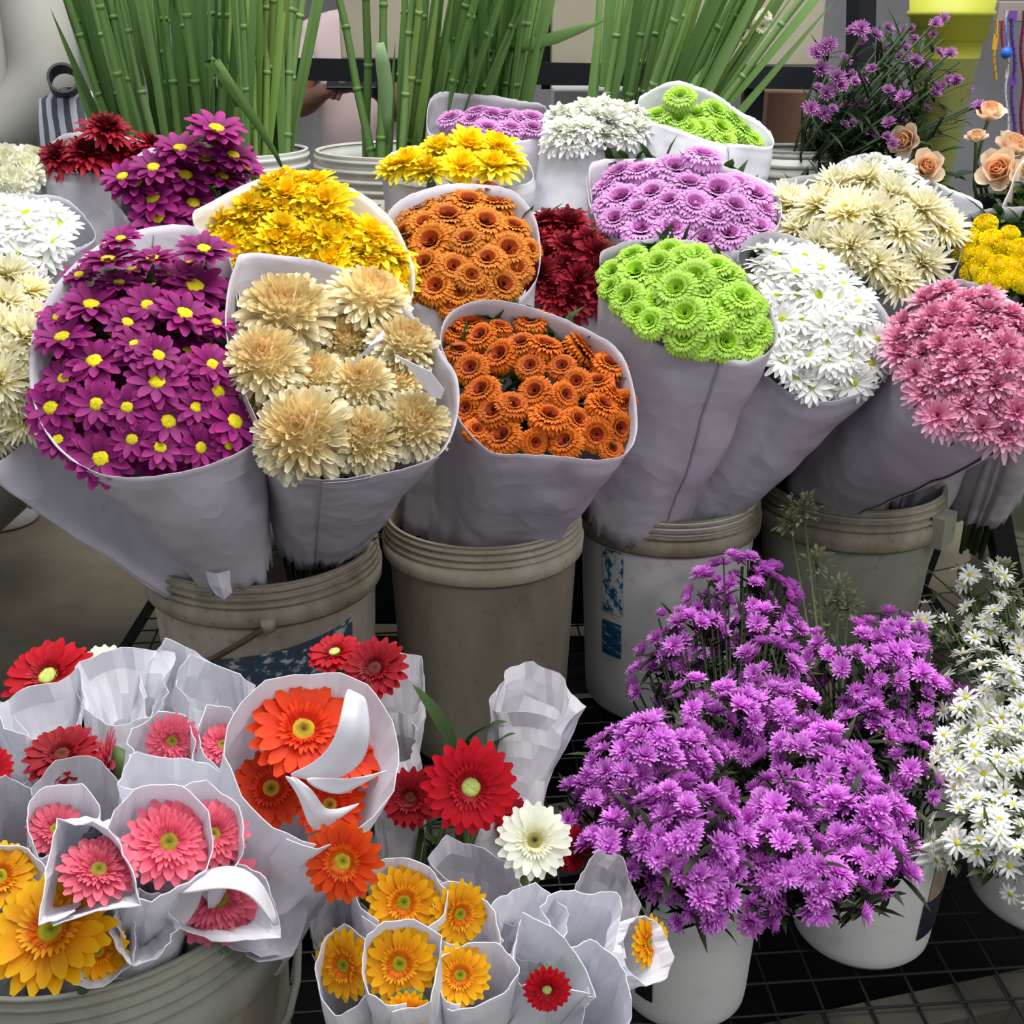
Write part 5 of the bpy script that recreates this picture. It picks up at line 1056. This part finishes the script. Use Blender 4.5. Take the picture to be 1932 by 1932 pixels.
def person(label, H, hip, sh, neck, headc, elbows, hands, shirt, trousers, hold=None, bulk=1.0, sleeve_t=.75, sl_r=.062, long=False, foot=Vector()):
    """H head height; joints are world points; hands = wrist and fingertip direction"""
    G = Vector((hip.x, hip.y, -.35)); t = thing('person', G, label, 'person')
    up = (neck - hip).normalized(); P = []; E = []
    def add(p, r, r2=None, par=None):
        P.append((Vector(p), r, r2 or r)); i = len(P) - 1
        if par is not None: E.append((par, i))
        return i
    side = (sh[1] - sh[0]).normalized(); fwd_ = side.cross(Vector((0, 0, 1))).normalized()
    p0 = add(hip, .13 * bulk, .10 * bulk); p1 = add(hip.lerp(neck, .35), .12 * bulk, .095 * bulk, p0); p2 = add(hip.lerp(neck, .75), .13 * bulk, .10 * bulk, p1); p3 = add(neck, .05, .05, p2)
    h1 = add(headc - Vector((0, 0, H * .30)), .058, .066, p3); h2 = add(headc, .072, .088, h1); h3 = add(headc + Vector((0, 0, H * .33)), .06, .072, h2)
    for s, (el, (wr, hd)) in zip(sh, zip(elbows, hands)):
        a = add(s, .052, .052, p2); b = add(Vector(s).lerp(el, .5), .046, .046, a); c = add(el, .040, .040, b); d = add(el.lerp(wr, .45), .038, .038, c); e = add(wr, .025, .021, d)
        hd = hd.normalized(); pal = add(wr + hd * .045, .036, .016, e); kn = add(wr + hd * .085, .036, .014, pal)
        sd = hd.cross(Vector((0, 0, 1))).normalized(); dn = Vector((0, 0, -1))
        for k, L in enumerate((.066, .075, .07, .055)):
            o_ = sd * (.028 - .0187 * k); f1 = add(wr + hd * .09 + o_, .009, .009, kn); f2 = add(wr + hd * (.09 + L * .55) + o_ + dn * .012, .0085, .0085, f1); add(wr + hd * (.09 + L * .75) + o_ + dn * .04, .0075, .0075, f2)
        th = add(wr + hd * .04 + sd * .036 + Vector((0, 0, .01)), .011, .011, pal); add(wr + hd * .085 + sd * .045 + Vector((0, 0, .022)), .009, .009, th)
    for sg in (-1, 1):
        a = add(hip + side * .09 * sg - Vector((0, 0, .06)), .085, .085, p0); z = hip.z + .35; b = add(hip + side * .10 * sg - Vector((0, 0, z * .5)), .06, .06, a); c = add(Vector((hip.x, hip.y, -.27)) + foot + side * .10 * sg, .04, .04, b)
        add(Vector((hip.x, hip.y, -.315)) + foot + side * .11 * sg - fwd_ * -.15, .035, .03, c)
    body = skin('body', P, E, SKIN, t)
    # face
    f = fwd_ if fwd_.y < 0 else -fwd_
    m = MB()
    for sx in (-1, 1): m.lathe([(0, -.012), (.009, -.006), (.012, 0), (.009, .006), (0, .012)], 12, headc + f * .086 + side * .032 * sx - G)
    me = mesh_of('eyes', m.V, m.F); o = put('eyes', me, flat('dark_eye', rgb(30, 24, 22), .3), None); o.parent = t
    m = MB(); m.tube([headc + f * .088 + Vector((0, 0, .005)) - G, headc + f * .112 - Vector((0, 0, .035)) - G, headc + f * .09 - Vector((0, 0, .042)) - G], .009, 8); me = mesh_of('nose', m.V, m.F); o = put('nose', me, SKIN, None); o.parent = t
    m = MB(); m.tube([headc + f * .082 + side * k * .011 - Vector((0, 0, .062)) - G for k in (-2, -1, 0, 1, 2)], .006, 8); me = mesh_of('mouth', m.V, m.F); o = put('mouth', me, flat('lips', rgb(120, 66, 60), .5), None); o.parent = t
    m = MB(); V = []
    m.lathe([(.098 * math.cos(a), .118 * math.sin(a)) for a in [R(-12 + 102 * k / 8) for k in range(9)]], 24, (0, 0, 0))
    m.V = [headc - f * .018 + Vector((0, 0, .028)) + v - G for v in m.V]; me = mesh_of('hair', m.V, m.F); o = put('hair', me, HAIR, None); o.parent = t
    # clothes
    Q = [(hip - Vector((0, 0, .10)), .165 * bulk, .125 * bulk), (hip.lerp(neck, .2), .16 * bulk, .12 * bulk), (hip.lerp(neck, .5), .158 * bulk, .12 * bulk), (hip.lerp(neck, .78), .16 * bulk, .125 * bulk), (hip.lerp(neck, .95), .075, .075)]
    Eq = [(0, 1), (1, 2), (2, 3), (3, 4)]
    for s, el in zip(sh, elbows):
        b = len(Q); s = Vector(s); Q += [(s, .078 * (sl_r / .062), .072 * (sl_r / .062)), (s.lerp(el, .45), sl_r * 1.06, sl_r), (s.lerp(el, sleeve_t), sl_r * 1.1, sl_r * 1.05)]; Eq += [(3, b), (b, b + 1), (b + 1, b + 2)]
        if long: wr = hands[0][0] if el is elbows[0] else hands[1][0]; Q += [(el.lerp(wr, .9), sl_r * .8, sl_r * .8)]; Eq += [(b + 2, b + 3)]
    skin('shirt', Q, Eq, shirt, t)
    Q = [(hip, .15 * bulk, .12 * bulk)]; Eq = []
    for sg in (-1, 1):
        b = len(Q); Q += [(hip + side * .09 * sg - Vector((0, 0, .08)), .10, .10), (hip + side * .10 * sg - Vector((0, 0, (hip.z + .35) * .5)), .08, .08), (Vector((hip.x, hip.y, -.24)) + foot + side * .10 * sg, .065, .065)]; Eq += [(0, b), (b, b + 1), (b + 1, b + 2)]
    skin('trousers', Q, Eq, trousers, t)
    return t
Yp = 4.2
nk = at(672, -10, Yp); hp = Vector((nk.x, Yp, .42)); hc = nk + Vector((0, -.02, .17))
sl = at(592, 72, Yp); sr = at(755, 72, Yp); el_l = at(560, 205, Yp - .08); el_r = at(752, 215, Yp - .08); wl_ = at(614, 172, Yp - .26); wr_ = at(714, 172, Yp - .26)
pv = person('vendor behind the beam in a pale pink shirt holding a phone in both hands', .23, hp, (sl, sr), nk, hc, (el_l, el_r), ((wl_, Vector((1, -.25, .12))), (wr_, Vector((-1, -.25, .12)))),
            flat('pale_pink_cloth', rgb(206, 186, 184), .9), flat('dark_trousers', rgb(60, 62, 74), .9), bulk=.92, sleeve_t=.62, sl_r=.06)
o3 = pv.location
m = MB(); c = at(716, 168, Yp - .26); m.lathe([(.030, -.012), (.034, -.012), (.034, .012), (.030, .012)], 20); Mx = Matrix.Translation(c - o3) @ Matrix.Rotation(R(90), 4, 'Y'); me = mesh_of('wristwatch', [Mx @ v for v in m.V], m.F); o = put('wristwatch', me, flat('dark_watch', rgb(36, 40, 48), .4), None); o.parent = pv
m = MB(); c = at(664, 152, Yp - .31); m.box(c, (.15, .075, .009), Matrix.Rotation(R(35), 3, 'X')); tag(m.obj('phone', flat('black_phone', rgb(18, 18, 22), .25), bevel=.003), 'black phone held sideways by the vendor in pink', 'phone')
Yq = 2.9
nk = at(-30, -260, Yq); hp = Vector((at(-70, 300, Yq).x, Yq + .05, .42)); hc = nk + Vector((0, -.02, .18))
sh0 = at(-150, -150, Yq); sh1 = at(28, -150, Yq); e0 = at(-190, 120, Yq); e1 = at(92, 165, Yq - .05)
person('customer at the left edge in a loose pale grey shirt, face out of view', .24, hp, (sh0, sh1), nk, hc, (e0, e1), ((e0 + Vector((.02, -.2, .0)), Vector((.2, -1, .1))), (e1 + Vector((-.17, -.06, -.16)), Vector((-1, -.3, -.2)))),
       flat('pale_grey_cloth', rgb(172, 170, 162), .9, col2=rgb(156, 154, 147), scale=5, bump=.2), flat('grey_trousers', rgb(130, 126, 118), .9), bulk=1.3, sleeve_t=1.0, sl_r=.08, long=True, foot=Vector((-.3, 0, 0)))
